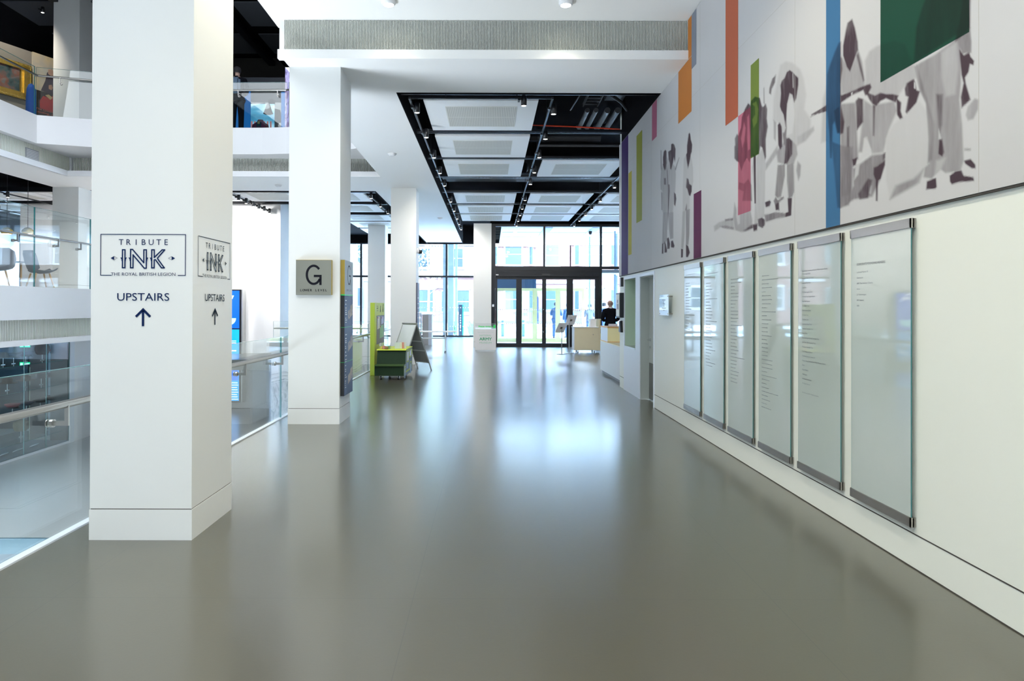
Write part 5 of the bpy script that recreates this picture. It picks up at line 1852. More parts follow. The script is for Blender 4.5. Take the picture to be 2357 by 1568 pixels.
def person(label, loc, rot, height, coat, trousers, hair_col, pose='clasped', bald=False, group=None, long_coat=False, bag=None):
    s = height / 1.78
    t = thing('person', label, 'person', loc, group)
    t['org'] = [0, 0, 0]       # parts are modelled round the figure's own base, facing +Y
    t.rotation_euler = (0, 0, rot)
    t.scale = (s, s, s)
    if pose == 'clasped':
        el, wr, hd = (0.262, -0.05, 1.13), (0.15, 0.17, 1.07), (0.06, 0.22, 1.06)
    elif pose == 'down':
        el, wr, hd = (0.27, -0.03, 1.13), (0.275, 0.03, 0.88), (0.27, 0.05, 0.78)
    else:
        el, wr, hd = (0.27, 0.05, 1.14), (0.20, 0.26, 1.18), (0.14, 0.30, 1.22)
    N = {'pelvis': (0, 0, 0.95, .135, .10), 'waist': (0, 0, 1.08, .125, .09), 'chest': (0, 0.0, 1.28, .15, .105), 'sh': (0, 0, 1.43, .13, .085), 'neck': (0, 0.0, 1.51, .052, .052), 'head1': (0, 0.015, 1.575, .068, .076), 'head2': (0, 0.015, 1.66, .088, .104), 'head3': (0, 0.01, 1.735, .068, .084)}
    E = [('pelvis', 'waist'), ('waist', 'chest'), ('chest', 'sh'), ('sh', 'neck'), ('neck', 'head1'), ('head1', 'head2'), ('head2', 'head3')]
    for sg, q in ((-1, 'l'), (1, 'r')):
        N[q + 's'] = (sg * 0.185, 0, 1.41, .055, .055)
        N[q + 'e'] = (sg * el[0], el[1], el[2], .042, .042)
        N[q + 'w'] = (sg * wr[0], wr[1], wr[2], .028, .028)
        N[q + 'p'] = (sg * hd[0], hd[1], hd[2], .036, .020)
        N[q + 'hip'] = (sg * 0.09, 0, 0.90, .085, .085)
        N[q + 'k'] = (sg * 0.10, 0.02, 0.50, .056, .058)
        N[q + 'a'] = (sg * 0.105, -0.01, 0.09, .036, .040)
        N[q + 't'] = (sg * 0.115, 0.14, 0.035, .036, .026)
        E += [('sh', q + 's'), (q + 's', q + 'e'), (q + 'e', q + 'w'), (q + 'w', q + 'p'), ('pelvis', q + 'hip'), (q + 'hip', q + 'k'), (q + 'k', q + 'a'), (q + 'a', q + 't')]
        # fingers and thumb as short chains rooted in the palm
        d = Vector(hd) - Vector(wr)
        d.normalize()
        side = Vector((0, 1, 0)) if pose == 'down' else Vector((0, 0, 1))
        for fi, (off, ln) in enumerate(((-0.030, .065), (-0.010, .078), (0.010, .073), (0.030, .058))):
            a = Vector(hd) + side * off + d * 0.035
            b_ = a + d * ln * 0.55
            c_ = b_ + (d + Vector((-0.5, 0, -0.2)) * 0.6).normalized() * ln * 0.45
            N[f'{q}f{fi}a'] = (sg * a.x, a.y, a.z, .009, .009)
            N[f'{q}f{fi}b'] = (sg * b_.x, b_.y, b_.z, .008, .008)
            N[f'{q}f{fi}c'] = (sg * c_.x, c_.y, c_.z, .007, .007)
            E += [(q + 'p', f'{q}f{fi}a'), (f'{q}f{fi}a', f'{q}f{fi}b'), (f'{q}f{fi}b', f'{q}f{fi}c')]
        a = Vector(hd) + side * 0.045 - d * 0.01
        b_ = a + (side + d).normalized() * 0.04
        N[q + 'th1'] = (sg * a.x, a.y, a.z, .010, .010)
        N[q + 'th2'] = (sg * b_.x, b_.y, b_.z, .008, .008)
        E += [(q + 'p', q + 'th1'), (q + 'th1', q + 'th2')]
    body = skin_mesh('body', SKIN, t, N, E, loc, 1)
    # face and ears
    fc = MB()
    fc.tube([(0, 0.105, 1.665), (0, 0.132, 1.635), (0, 0.110, 1.622)], [.010, .016, .010], 8)
    for sg in (-1, 1):
        fc.lathe((sg * 0.083, 0.01, 1.655), [(0, -0.03), (0.010, -0.024), (0.014, 0.0), (0.012, 0.022), (0, 0.03)], 8, sq=(0.6, 1.3))
    fc.build('nose_and_ears', SKIN, t)
    ey = MB()
    for sg in (-1, 1):
        ey.lathe((sg * 0.032, 0.100, 1.672), [(0, -0.007), (0.009, -0.004), (0.011, 0), (0.009, 0.004), (0, 0.007)], 8)
    ey.box(-0.025, 0.025, 0.098, 0.108, 1.598, 1.603)
    ey.build('eyes_and_mouth', M['blackmetal'], t)
    J = {'p': (0, 0, 0.93, .185, .135), 'w': (0, 0, 1.08, .180, .125), 'c': (0, -0.005, 1.28, .205, .135), 's': (0, -0.005, 1.41, .170, .105), 'n': (0, -0.005, 1.495, .066, .066)}
    JE = [('w', 'p'), ('w', 'c'), ('c', 's'), ('s', 'n')]
    J = {k: J[k] for k in ('w', 'p', 'c', 's', 'n')}
    J['h'] = (0, 0, 0.84 if not long_coat else 0.62, .175, .135)
    JE.append(('p', 'h'))
    for sg, q in ((-1, 'l'), (1, 'r')):
        J[q + 's'] = (sg * 0.185, -0.005, 1.385, .098, .090)
        J[q + 'e'] = (sg * (el[0] + .005), el[1], el[2], .078, .072)
        wx, wy, wz = Vector(el).lerp(Vector(wr), 0.92)
        J[q + 'w'] = (sg * wx, wy, wz, .055, .052)
        JE += [('s', q + 's'), (q + 's', q + 'e'), (q + 'e', q + 'w')]
    skin_mesh('jacket', coat, t, J, JE, loc, 2)
    T_ = {'p': (0, 0, 0.93, .150, .115)}
    TE = []
    for sg, q in ((-1, 'l'), (1, 'r')):
        T_[q + 'h'] = (sg * 0.09, 0, 0.84, .100, .100)
        T_[q + 'k'] = (sg * 0.10, 0.015, 0.50, .074, .078)
        T_[q + 'a'] = (sg * 0.105, -0.005, 0.06, .060, .066)
        TE += [('p', q + 'h'), (q + 'h', q + 'k'), (q + 'k', q + 'a')]
    skin_mesh('trousers', trousers, t, T_, TE, loc, 2)
    sh_ = MB()
    for sg in (-1, 1):
        sh_.lathe((sg * 0.11, 0.055, 0.0), [(0, 0), (0.045, 0.0), (0.05, 0.02), (0.046, 0.06), (0.03, 0.085), (0, 0.09)], 12, sq=(1.0, 2.7))
    sh_.build('shoes', M['blackmetal'], t)
    if bald:
        MB().lathe((0, 0.0, 1.60), [(0.072, -0.035), (0.084, -0.01), (0.0885, 0.03), (0.0875, 0.055), (0.080, 0.075)], 18, sq=(1, 1.14)).build('hair', hair_col, t)
    else:
        MB().lathe((0, 0.0, 1.60), [(0.080, -0.01), (0.092, 0.03), (0.094, 0.08), (0.080, 0.13), (0.045, 0.155), (0, 0.162)], 18, sq=(1, 1.14)).build('hair', hair_col, t)
    cl = MB().lathe((0, -0.003, 1.475), [(0.075, 0), (0.066, 0.035), (0.062, 0.036), (0.066, 0.0)], 16)
    cl.build('collar', M['whitemark'] if bald else coat, t)
    if bag:
        MB().cbox(-0.15, 0.15, -0.27, -0.11, 1.02, 1.42, 0.05).build('backpack', bag, t)
    return t


M['suit'] = mat('black_suit_cloth', (0.006, 0.007, 0.011), 0.9, spec=0.1)
M['hairgrey'] = mat('short_grey_hair', (0.33, 0.22, 0.18), 0.9)
M['hairdark'] = mat('dark_hair', (0.02, 0.018, 0.02), 0.8)
person('balding person in a black suit standing with back turned behind the reception desk', (3.93, 22.3, 0), 0.0, 1.80, M['suit'], M['suit'], M['hairgrey'], 'clasped', bald=True)
M['navycoat'] = mat('navy_coat', (0.03, 0.07, 0.15), 0.9)
M['greycoat'] = mat('grey_coat', (0.12, 0.14, 0.18), 0.9)
M['jeans'] = mat('blue_jeans', (0.05, 0.10, 0.20), 0.9)
person('person in a long navy coat standing outside, left of the group behind the doors', (3.20, 33.2, 0), -0.5, 1.78, M['navycoat'], M['jeans'], M['hairdark'], 'front', group='people outside the doors', long_coat=True)
person('person in blue standing outside, second from left behind the doors', (3.85, 33.7, 0), 0.6, 1.74, M['navycoat'], M['jeans'], M['hairdark'], 'down', group='people outside the doors')
person('person in a grey coat seen from behind outside the right-hand door', (4.75, 32.5, 0), 0.0, 1.70, M['greycoat'], M['jeans'], M['hairdark'], 'front', group='people outside the doors')
person('person in a dark blue coat outside, rightmost behind the doors', (5.45, 32.6, 0), 0.8, 1.76, M['navycoat'], M['jeans'], M['hairdark'], 'front', group='people outside the doors', long_coat=True)
person('dark-haired visitor in a black jacket with a pale backpack on the upper gallery', (-6.38, 17.15, 5.84), 0.0, 1.74, M['suit'], M['suit'], M['hairdark'], 'clasped', bag=mat('pale_blue_backpack', (0.10, 0.15, 0.22), 0.8))

# ------------------------------------------------------------------ objects standing in the hall
# green seat trolley
M['dkgreen'] = mat('dark_green_laminate', (0.016, 0.036, 0.016), 0.6, spec=0.15, var=0.04)
M['midgreen'] = mat('seat_green', (0.060, 0.11, 0.035), 0.7, spec=0.15, var=0.04)
M['lime'] = mat('lime_yellow_board', (0.60, 0.68, 0.05), 0.5, var=0.02)
M['limeedge'] = mat('lime_board_edge', (0.42, 0.55, 0.05), 0.5, var=0.02)
M['slategreen'] = mat('slate_green_side', (0.16, 0.23, 0.22), 0.5, var=0.04)
t = thing('seat_trolley', 'dark green vehicle-shaped seat trolley on castors beside the third column', 'trolley', (-2.1, 15.0, 0))
XL, XR = -2.41, -1.80
prof = [(14.25, 0.13), (15.75, 0.13), (15.75, 0.66), (14.60, 0.66), (14.52, 0.38), (14.25, 0.35)]
body = MB().prism([(14.28, 0.085), (15.75, 0.085), (15.75, 0.595), (14.62, 0.595), (14.53, 0.32), (14.28, 0.29)], 'X', XL, XR)
body.build('body', M['dkgreen'], t)
MB().cbox(XL, XR, 14.24, 14.54, 0.288, 0.315, 0.004).build('seat_board', M['midgreen'], t)
MB().prism([(14.58, 0.60), (15.78, 0.60), (15.78, 0.62), (14.60, 0.62)], 'X', XL - 0.01, XR + 0.012).build('top_board', M['lime'], t)
MB().prism([(14.28, 0.06), (15.75, 0.06), (15.75, 0.60), (14.62, 0.60), (14.55, 0.32), (14.28, 0.30)], 'X', XR, XR + 0.008).build('side_panel', M['slategreen'], t)
gr = MB()
x_ = XR + 0.0085


def frm(y0, y1, z0, z1, w_=0.02):
    gr.box(x_, x_ + 0.002, y0, y1, z0, z0 + w_).box(x_, x_ + 0.002, y0, y1, z1 - w_, z1).box(x_, x_ + 0.002, y0, y0 + w_ * 2, z0, z1).box(x_, x_ + 0.002, y1 - w_ * 2, y1, z0, z1)


frm(14.70, 15.10, 0.33, 0.58)
frm(15.15, 15.60, 0.40, 0.58)
frm(15.62, 15.74, 0.45, 0.58)
frm(14.30, 14.50, 0.12, 0.28, 0.02)
frm(15.25, 15.60, 0.12, 0.30, 0.02)
gr.box(x_, x_ + 0.002, 14.55, 15.25, 0.13, 0.16)
gr.build('lime_outline', M['lime'], t)
ww = MB()
ww.box(x_, x_ + 0.0015, 14.74, 14.88, 0.36, 0.55).box(x_, x_ + 0.0015, 14.92, 15.06, 0.36, 0.55).box(x_, x_ + 0.0015, 15.2, 15.55, 0.43, 0.55)
ww.build('window_graphic', M['whitemark'], t)
MB().prism([(14.30 + 0.10 * (1 + math.cos(a * .3927)) , 0.02 + 0.11 * (1 + math.sin(a * .3927))) for a in range(16)], 'X', x_, x_ + 0.004).build('wheel_graphic', M['blueframe'], t)
MB().prism([(15.30 + 0.12 * (1 + math.cos(a * .3927)), 0.03 + 0.11 * (1 + math.sin(a * .3927))) for a in range(16)], 'X', x_, x_ + 0.004).build('wheel_graphic', M['blueframe'], t)
MB().box(x_, x_ + 0.002, 14.72, 14.86, 0.20, 0.32).build('notice', M['blueframe'], t)


def castor(x, y, r, par, ztop):
    c_ = MB().cyl((x - 0.014, y, r), (x + 0.014, y, r), r, 16)
    co = c_.build('castor', M['blackmetal'], par)
    f_ = MB().box(x - 0.022, x - 0.017, y - 0.02, y + 0.025, r, ztop).box(x + 0.017, x + 0.022, y - 0.02, y + 0.025, r, ztop).box(x - 0.03, x + 0.03, y - 0.03, y + 0.035, ztop - 0.006, ztop)
    f_.build('fork', M['alu'], co)


for cx_ in (XL + 0.12, XR - 0.12):
    for cy_ in (14.36, 15.62):
        castor(cx_, cy_, 0.040, t, 0.085)
# leaflets and clear boxes on the trolley
t = thing('leaflet_box', 'clear acrylic box of bright badges on the near left of the green trolley', 'box', (-2.25, 14.75, 0.620))
b_ = MB()
for a in ((-2.38, -2.375, 14.66, 14.90), (-2.15, -2.145, 14.66, 14.90)):
    b_.box(a[0], a[1], a[2], a[3], 0.622, 0.745)
b_.box(-2.38, -2.145, 14.66, 14.665, 0.622, 0.745).box(-2.38, -2.145, 14.895, 14.90, 0.622, 0.745)
b_.build('clear_sides', M['acrylic'], t)
for i, (c_, nm) in enumerate((((0.75, 0.55, 0.05), 'yellow'), ((0.8, 0.25, 0.2), 'red'), ((0.85, 0.83, 0.8), 'white'), ((0.2, 0.45, 0.15), 'green'))):
    MB().cbox(-2.36 + i * 0.052, -2.32 + i * 0.052, 14.70, 14.84, 0.622, 0.674 + 0.012 * (i % 2), 0.004).build('craft_item', mat('craft_' + nm, c_, 0.6), t)
tag(MB().lathe((-2.215, 14.625, 0.620), [(0, 0), (0.035, 0.0), (0.04, 0.03), (0.035, 0.06), (0.0, 0.065)], 14).build('toy_pot', mat('brown_green_pot', (0.35, 0.22, 0.08), 0.6)), 'small round brown pot at the front edge of the green trolley', 'pot')
for i in range(4):
    x0 = -2.02 + i * 0.045
    p_ = MB().obox((x0, 14.86 + i * 0.02, 0.689), (0, 1, 0.25), (1, 0, 0), (0, -0.25, 1), 0.004, 0.055, 0.07)
    tag(p_.build('leaflet', mat('leaflet_print_%d' % i, ((0.72, 0.78, 0.85), (0.85, 0.85, 0.85), (0.80, 0.35, 0.32), (0.80, 0.82, 0.84))[i], 0.5)), f'{ORD[i]} upright paper leaflet from the left on the right half of the green trolley', 'leaflet', 'leaflets on the green trolley')

# lime display board with pin board
t = thing('display_board', 'tall lime yellow display board with a grey pin board behind the green trolley', 'display board', (-2.6, 15.8, 0))
MB().cbox(-2.655, -2.555, 15.12, 16.50, 0.0, 1.62, 0.004).build('board', M['lime'], t)
MB().box(-2.652, -2.558, 15.116, 15.122, 0.004, 1.616).box(-2.615, -2.610, 15.112, 15.117, 0.004, 1.616).build('edge_strip', M['limeedge'], t)
pb = MB().box(-2.555, -2.543, 15.36, 16.42, 0.68, 1.33)
pb.build('pin_board', mat('grey_felt_board', (0.30, 0.31, 0.33), 0.8), t)
tx = MB()
text(tx, 'NATIONAL', (-2.5535, 15.38, 1.53), (0, 1, 0), (0, 0, 1), 0.022, 0.20)
text(tx, 'ARMY', (-2.5535, 15.38, 1.475), (0, 1, 0), (0, 0, 1), 0.035, 0.20, 'L', 0.001)
text(tx, 'MUSEUM', (-2.5535, 15.38, 1.43), (0, 1, 0), (0, 0, 1), 0.022, 0.20)
for (yc, zc, s_) in ((15.90, 1.46, 1), (16.28, 1.48, 1.25)):
    tx.add([(-2.5535, yc + u * 0.001 * s_, zc + v * 0.001 * s_) for u, v in ((-60, -60), (-20, -60), (-10, -20), (20, -60), (50, -60), (25, 10), (35, 60), (60, 80), (30, 90), (10, 110), (-5, 80), (-25, 30))], [tuple(range(12))])
tx.build('lettering', M['letterg'], t)
sheets = [((-2.540, 15.42, 15.75, 1.02, 1.31), (0.78, 0.78, 0.74), 'white drawing with red and yellow marks pinned at the top left of the lime board'), ((-2.537, 15.72, 16.30, 0.80, 1.10), (0.38, 0.66, 0.42), 'green crayon drawing pinned at a slant low on the lime board'), ((-2.539, 15.95, 16.30, 1.12, 1.30), (0.55, 0.60, 0.78), 'pale blue drawing pinned at the top right of the lime board')]
for (x0, y0, y1, z0, z1), col, lb in sheets:
    o = MB().prism([(y0, z0), (y1, z0 + 0.02), (y1 - 0.04, z1), (y0 + 0.03, z1 - 0.01)], 'X', x0 - 0.003, x0)
    tt = thing('drawing', lb, 'drawing', (x0, (y0 + y1) / 2, z0), 'drawings on the lime board')
    o.build('paper', mat('drawing_paper', col, 0.7, var=0.25, scale=25), tt)
    MB().cyl((x0 - 0.002, y0 + 0.04, z1 - 0.03), (x0 + 0.012, y0 + 0.04, z1 - 0.03), 0.012, 8).build('pin', mat('red_pin', (0.7, 0.03, 0.05), 0.4), tt)

# A-frame board
t = thing('a_frame_board', 'silver A-frame poster stand with an empty pale poster face', 'poster stand', (-1.92, 16.4, 0))
R1, R2 = Vector((-1.74, 16.20, 1.13)), Vector((-2.11, 16.60, 1.13))
off = Vector((0.33, 0.26, 0))


def leaf(sgn, nm):
    F1, F2 = Vector((R1.x, R1.y, 0)) + off * sgn, Vector((R2.x, R2.y, 0)) + off * sgn
    fr_ = MB()
    for a, b_ in ((R1, F1), (R2, F2)):
        fr_.bar(a, b_, 0.028, 0.018, up=(off.x, off.y, 0.1))
    for k in (0.02, 0.83) + ((0.38, 0.58) if sgn > 0 else ()):
        fr_.bar(R1.lerp(F1, k), R2.lerp(F2, k), 0.026, 0.014, up=(off.x, off.y, 0.1))
    fo = fr_.build(nm, M['alu'], t)
    a, b_, c_, d_ = R1.lerp(F1, 0.03), R2.lerp(F2, 0.03), R2.lerp(F2, 0.83), R1.lerp(F1, 0.83)
    nrm = (b_ - a).cross(d_ - a).normalized() * 0.004
    P = [p + nrm * s for s in (-1, 1) for p in (a, b_, c_, d_)]
    MB().add(P, [(0, 1, 2, 3), (4, 7, 6, 5), (0, 4, 5, 1), (1, 5, 6, 2), (2, 6, 7, 3), (3, 7, 4, 0)]).build('poster_panel', mat('poster_' + nm, (0.85, 0.88, 0.92) if sgn < 0 else (0.24, 0.25, 0.24), 0.25 if sgn < 0 else 0.6), fo)


leaf(-1, 'front_frame')
leaf(1, 'rear_frame')
MB().cyl(R1 + Vector((0.02, -0.02, 0)), R2 - Vector((0.02, -0.02, 0)), 0.018, 10).build('hinge_bar', M['alu'], t)

# flip-top table, grey cabinet behind
t = thing('folding_table', 'long white-topped folding table on castors behind the poster stand', 'table', (-1.9, 22.7, 0))
MB().cbox(-2.95, -1.10, 22.35, 22.95, 0.69, 0.72, 0.006).build('table_top', M['white'], t)
MB().box(-2.9, -1.48, 22.62, 22.68, 0.46, 0.50).build('cross_bar', M['alu'], t)
for x_ in (-1.48, -2.75):
    lg = MB().box(x_ - 0.02, x_ + 0.02, 22.62, 22.68, 0.08, 0.69).bar((x_, 22.4, 0.085), (x_, 22.9, 0.085), 0.04, 0.03)
    lo = lg.build('leg', M['alu'], t)
    for y_ in (22.42, 22.88):
        MB().cyl((x_ - 0.012, y_, 0.035), (x_ + 0.012, y_, 0.035), 0.035, 12).build('castor', M['blackmetal'], lo)
t = thing('grey_cabinet', 'grey waist-high cabinet near the far window, right of the third column', 'cabinet', (-2.5, 27.2, 0))
MB().cbox(-2.68, -2.44, 27.0, 27.5, 0, 1.20, 0.005).build('side', mat('cabinet_grey', (0.26, 0.27, 0.28), 0.5), t)
MB().cbox(-2.44, -2.30, 27.0, 27.5, 0, 1.20, 0.005).build('front', mat('cabinet_blue_grey', (0.42, 0.48, 0.58), 0.4), t)
MB().box(-2.70, -2.28, 26.99, 27.52, 1.20, 1.225).build('top', M['blueframe'], t)
t = thing('literature_rack', 'pale blue open rack of leaflets between the third column and grey cabinet', 'rack', (-2.9, 27.0, 0))
rk = MB()
for k in range(5):
    rk.box(-3.05, -2.72, 26.9, 27.15, 0.25 + k * 0.22, 0.265 + k * 0.22)
rk.box(-3.05, -3.03, 26.9, 27.15, 0, 1.3).box(-2.74, -2.72, 26.9, 27.15, 0, 1.3)
rk.build('frame', M['blueframe'], t)
lf = MB()
for k in range(5):
    for j in range(3):
        lf.box(-3.02 + j * 0.1, -2.94 + j * 0.1, 26.92, 26.94, 0.27 + k * 0.22, 0.40 + k * 0.22)
lf.build('leaflets', M['whitemark'], t)

# donation box
t = thing('donation_box', 'white donation box with clear top reading National Army Museum', 'donation box', (-0.13, 23.5, 0))
MB().cbox(-0.505, 0.205, 23.3, 23.72, 0.055, 0.765, 0.006).build('body', M['white'], t)
MB().box(-0.49, 0.19, 23.31, 23.71, 0.0, 0.055).build('plinth', M['steel'], t)
ac = MB()
ac.box(-0.505, 0.205, 23.3, 23.306, 0.765, 0.965).box(-0.505, 0.205, 23.714, 23.72, 0.765, 0.965).box(-0.505, -0.499, 23.306, 23.714, 0.765, 0.965).box(0.199, 0.205, 23.306, 23.714, 0.765, 0.965).box(-0.505, 0.205, 23.3, 23.72, 0.965, 0.971)
ac.build('clear_top', M['acrylic'], t)
GRN = mat('green_lettering', (0.02, 0.36, 0.16), 0.5)
GRL = mat('pale_green_lettering', (0.35, 0.62, 0.45), 0.5)
tx = MB()
text(tx, 'ARMY', (-0.15, 23.2985, 0.385), (1, 0, 0), (0, 0, 1), 0.095, 0.42, 'C', 0.004)
tx.build('lettering', GRN, t)
tx = MB()
text(tx, 'NATIONAL', (-0.15, 23.2985, 0.525), (1, 0, 0), (0, 0, 1), 0.055, 0.40, 'C')
text(tx, 'MUSEUM', (-0.15, 23.2985, 0.275), (1, 0, 0), (0, 0, 1), 0.055, 0.41, 'C')
text(tx, 'Please help keep our Museum free', (-0.15, 23.2985, 0.65), (1, 0, 0), (0, 0, 1), 0.018, 0.54, 'C')
tx.build('lettering', GRL, t)
tx = MB()
text(tx, 'Please donate', (-0.16, 23.2985, 0.83), (1, 0, 0), (0, 0, 1), 0.055, 0.46, 'C', 0.004)
tx.box(0.11, 0.19, 23.297, 23.2985, 0.80, 0.91)
tx.build('lettering', mat('vivid_green_lettering', (0.05, 0.75, 0.15), 0.5), t)

# sign stands
for (X, Y, zc, lb, tilt) in ((2.33, 22.15, 0.86, 'shorter tilted white sign stand on a round steel base in front of the doors', 0.35), (2.62, 22.6, 1.10, 'taller tilted white sign stand just behind the shorter one', 0.22)):
    t = thing('sign_stand', lb, 'sign stand', (X, Y, 0), 'tilted sign stands by the doors')
    MB().lathe((X, Y, 0), [(0, 0.0), (0.165, 0.0), (0.165, 0.008), (0.02, 0.02), (0, 0.02)], 28).build('base', M['steel'], t)
    MB().cyl((X, Y, 0.015), (X, Y, zc + 0.02), 0.014, 12).build('pole', M['steel'], t)
    c_ = Vector((X - 0.02 if zc < 1 else X + 0.06, Y - 0.03, zc))
    u = Vector((1, 0.3, 0.0)).normalized()
    v = Vector((tilt, -0.35, 0.9)).normalized()
    w_ = u.cross(v).normalized()
    MB().obox(c_, u, v, w_, 0.155, 0.175, 0.008).build('sign_plate', M['white'], t)
    MB().obox(c_ + w_ * 0.012, u, v, w_, 0.035, 0.03, 0.008).build('clamp', M['steel'], t)

# cream reception cabinet on castors
M['creamlam'] = mat('cream_laminate', (0.80, 0.72, 0.50), 0.5, var=0.02)
t = thing('rolling_cabinet', 'cream lockable cabinet on castors in front of the entrance doors', 'cabinet', (3.15, 22.8, 0))
MB().cbox(2.80, 3.60, 22.6, 23.2, 0.10, 0.85, 0.006).build('body', M['creamlam'], t)
MB().box(2.785, 2.80, 22.6, 23.2, 0.10, 0.8495).box(2.76, 3.60, 22.58, 23.22, 0.85, 0.868).build('white_side', M['white'], t)
MB().cbox(2.87, 3.46, 22.585, 22.6, 0.15, 0.79, 0.004).build('door', M['creamlam'], t)
MB().cyl((3.41, 22.575, 0.62), (3.41, 22.586, 0.62), 0.012, 10).build('lock', M['chrome'], t)
MB().box(3.36, 3.55, 22.85, 23.2, 0.868, 1.13).build('upper_box', M['white'], t)
MB().box(3.601, 3.66, 22.60, 23.2, 0.10, 1.13).build('end_panel', M['creamlam'], t)
for cx_ in (2.92, 3.46):
    for cy_ in (22.68, 23.12):
        castor(cx_, cy_, 0.036, t, 0.10)
MB().box(3.66, 3.76, 22.7, 23.2, 0.80, 0.83).build('shelf', M['creamlam'], t)
MB().box(3.66, 3.76, 22.7, 23.2, 1.10, 1.13).build('shelf', M['creamlam'], t)
tag(MB().prism([(3.665, 0.66), (3.74, 0.66), (3.72, 0.42), (3.69, 0.25), (3.67, 0.42)], 'Y', 22.62, 22.66).build('hi_vis_vest', mat('hi_vis_yellow', (0.75, 0.80, 0.02), 0.6)), 'bright yellow high-visibility vest hanging beside the cream cabinet', 'vest')

# reception desk
t = thing('reception_desk', 'long white reception desk with a yellow-fronted raised box at the right', 'desk', (3.3, 14.9, 0))
MB().cbox(2.62, 3.9, 13.42, 16.20, 0.06, 0.735, 0.005).build('counter_body', mat('pale_grey_laminate', (0.60, 0.62, 0.62), 0.4), t)
MB().box(2.66, 3.9, 13.46, 16.16, 0.0, 0.06).build('toe_kick', M['blackmetal'], t)
MB().box(2.615, 3.92, 13.41, 16.21, 0.735, 0.752).build('counter_top', M['creamlam'], t)
MB().box(2.62, 3.5, 15.22, 16.15, 0.768, 1.07).build('raised_box', mat('blue_white_laminate', (0.62, 0.68, 0.76), 0.4), t)
MB().box(2.622, 3.5, 15.205, 15.22, 0.768, 1.07).build('yellow_front', mat('pale_yellow_front', (0.95, 0.84, 0.46), 0.5), t)
MB().box(2.615, 3.51, 15.20, 16.16, 1.07, 1.10).box(2.615, 3.51, 15.20, 16.16, 0.752, 0.768).build('orange_edge', mat('orange_ply_edge', (0.72, 0.40, 0.14), 0.5), t)
tag(MB().cbox(2.70, 2.88, 15.40, 15.60, 1.10, 1.155, 0.01).build('tissue_box', mat('white_pink_box', (0.80, 0.76, 0.80), 0.6)), 'small white box on top of the yellow-fronted reception desk', 'box')

# ------------------------------------------------------------------ lower level: hat display case, screens
t = thing('hat_display_case', 'tall glass-fronted museum case with glass shelves below the mezzanine', 'display case', (-10.2, 12, -1.79))
YC0, YC1 = 4.0, 16.55
for a, b_ in ((9.0, 11.2), (11.2, 12.9), (12.9, 14.2), (14.2, 14.95), (14.95, 15.7), (15.7, 16.55)):
    gp = box(-10.205, -10.19, a + 0.004, b_ - 0.004, -1.74, 0.66).build('glass_door', M['dglass'], t)
    box(-10.204, -10.188, b_ - 0.006, b_ - 0.001, -1.74, 0.66).build('glass_edge', M['gedge'], gp)
MB().box(-10.21, -10.17, 4, 16.70, 0.66, 0.83).box(-10.21, -10.17, 16.55, 16.72, -1.79, 0.83).box(-10.24, -10.18, 4, 16.6, -1.79, -1.74).build('steel_frame', M['framewhite'], t)
M['casewall'] = mat('dark_teal_case_wall', (0.040, 0.062, 0.075), 0.6, spec=0.2, var=0.1)
M['casegrey'] = mat('lit_case_wall', (0.20, 0.25, 0.28), 0.6)
MB().box(-15.8, -12.45, 18.4, 18.5, -1.79, 0.83).box(-12.0, -11.90, 18.4, 18.5, -1.79, 0.83).box(-12.45, -12.0, 18.45, 18.5, -1.79, 0.83).build('back_wall', M['casewall'], t)
MB().box(-11.90, -10.52, 18.4, 18.5, -1.79, 0.83).build('lit_back_wall', M['casegrey'], t)  # lit stretch of the back wall, its brightness put into the colour
MB().box(-10.62, -10.21, 16.50, 16.55, -1.79, 0.83).build('end_post', M['blackmetal'], t)
MB().box(-11.5, -10.2, 8, 16.56, -1.79, -1.72).build('floor_board', mat('case_floor', (0.10, 0.14, 0.17), 0.4), t)
MB().box(-11.92, -11.52, 17.7, 17.75, -1.79, 0.83).build('brown_post', mat('case_slate', (0.055, 0.048, 0.05), 0.6), t)
MB().box(-12.33, -12.19, 18.3, 18.34, -1.79, -0.12).build('light_strip', mat('pale_green_strip', (0.55, 0.65, 0.45), 0.5, emit=(0.7, 0.8, 0.55), es=0.30), t)
SHZ = (0.22, -0.36, -0.92, -1.48)
for z_ in SHZ:
    s_ = box(-11.3, -10.30, 9.0, 16.45, z_ - 0.008, z_).build('glass_shelf', M['acrylic'], t)
    box(-10.302, -10.298, 9.0, 16.45, z_ - 0.008, z_).build('shelf_edge', M['gedge'], s_)
spot('case_light', (-12.4, 17.6, 0.75), 25, (0.25, 0.60, 1.0), 150, 0.1)
spot('case_light', (-11.2, 17.2, 0.75), 25, (0.80, 0.92, 1.0), 150, 0.1)
kinds = {
    'peaked cap': [(0.10, 0.0), (0.105, 0.04), (0.15, 0.085), (0.145, 0.10), (0.08, 0.11), (0, 0.112)],
    'beret': [(0.095, 0.0), (0.098, 0.03), (0.15, 0.05), (0.15, 0.07), (0.09, 0.09), (0, 0.095)],
    'slouch hat': [(0.19, 0.02), (0.185, 0.03), (0.10, 0.025), (0.09, 0.12), (0.05, 0.14), (0, 0.135)],
    'fur cap': [(0.10, 0), (0.13, 0.03), (0.15, 0.12), (0.14, 0.2), (0.08, 0.25), (0, 0.26)]}
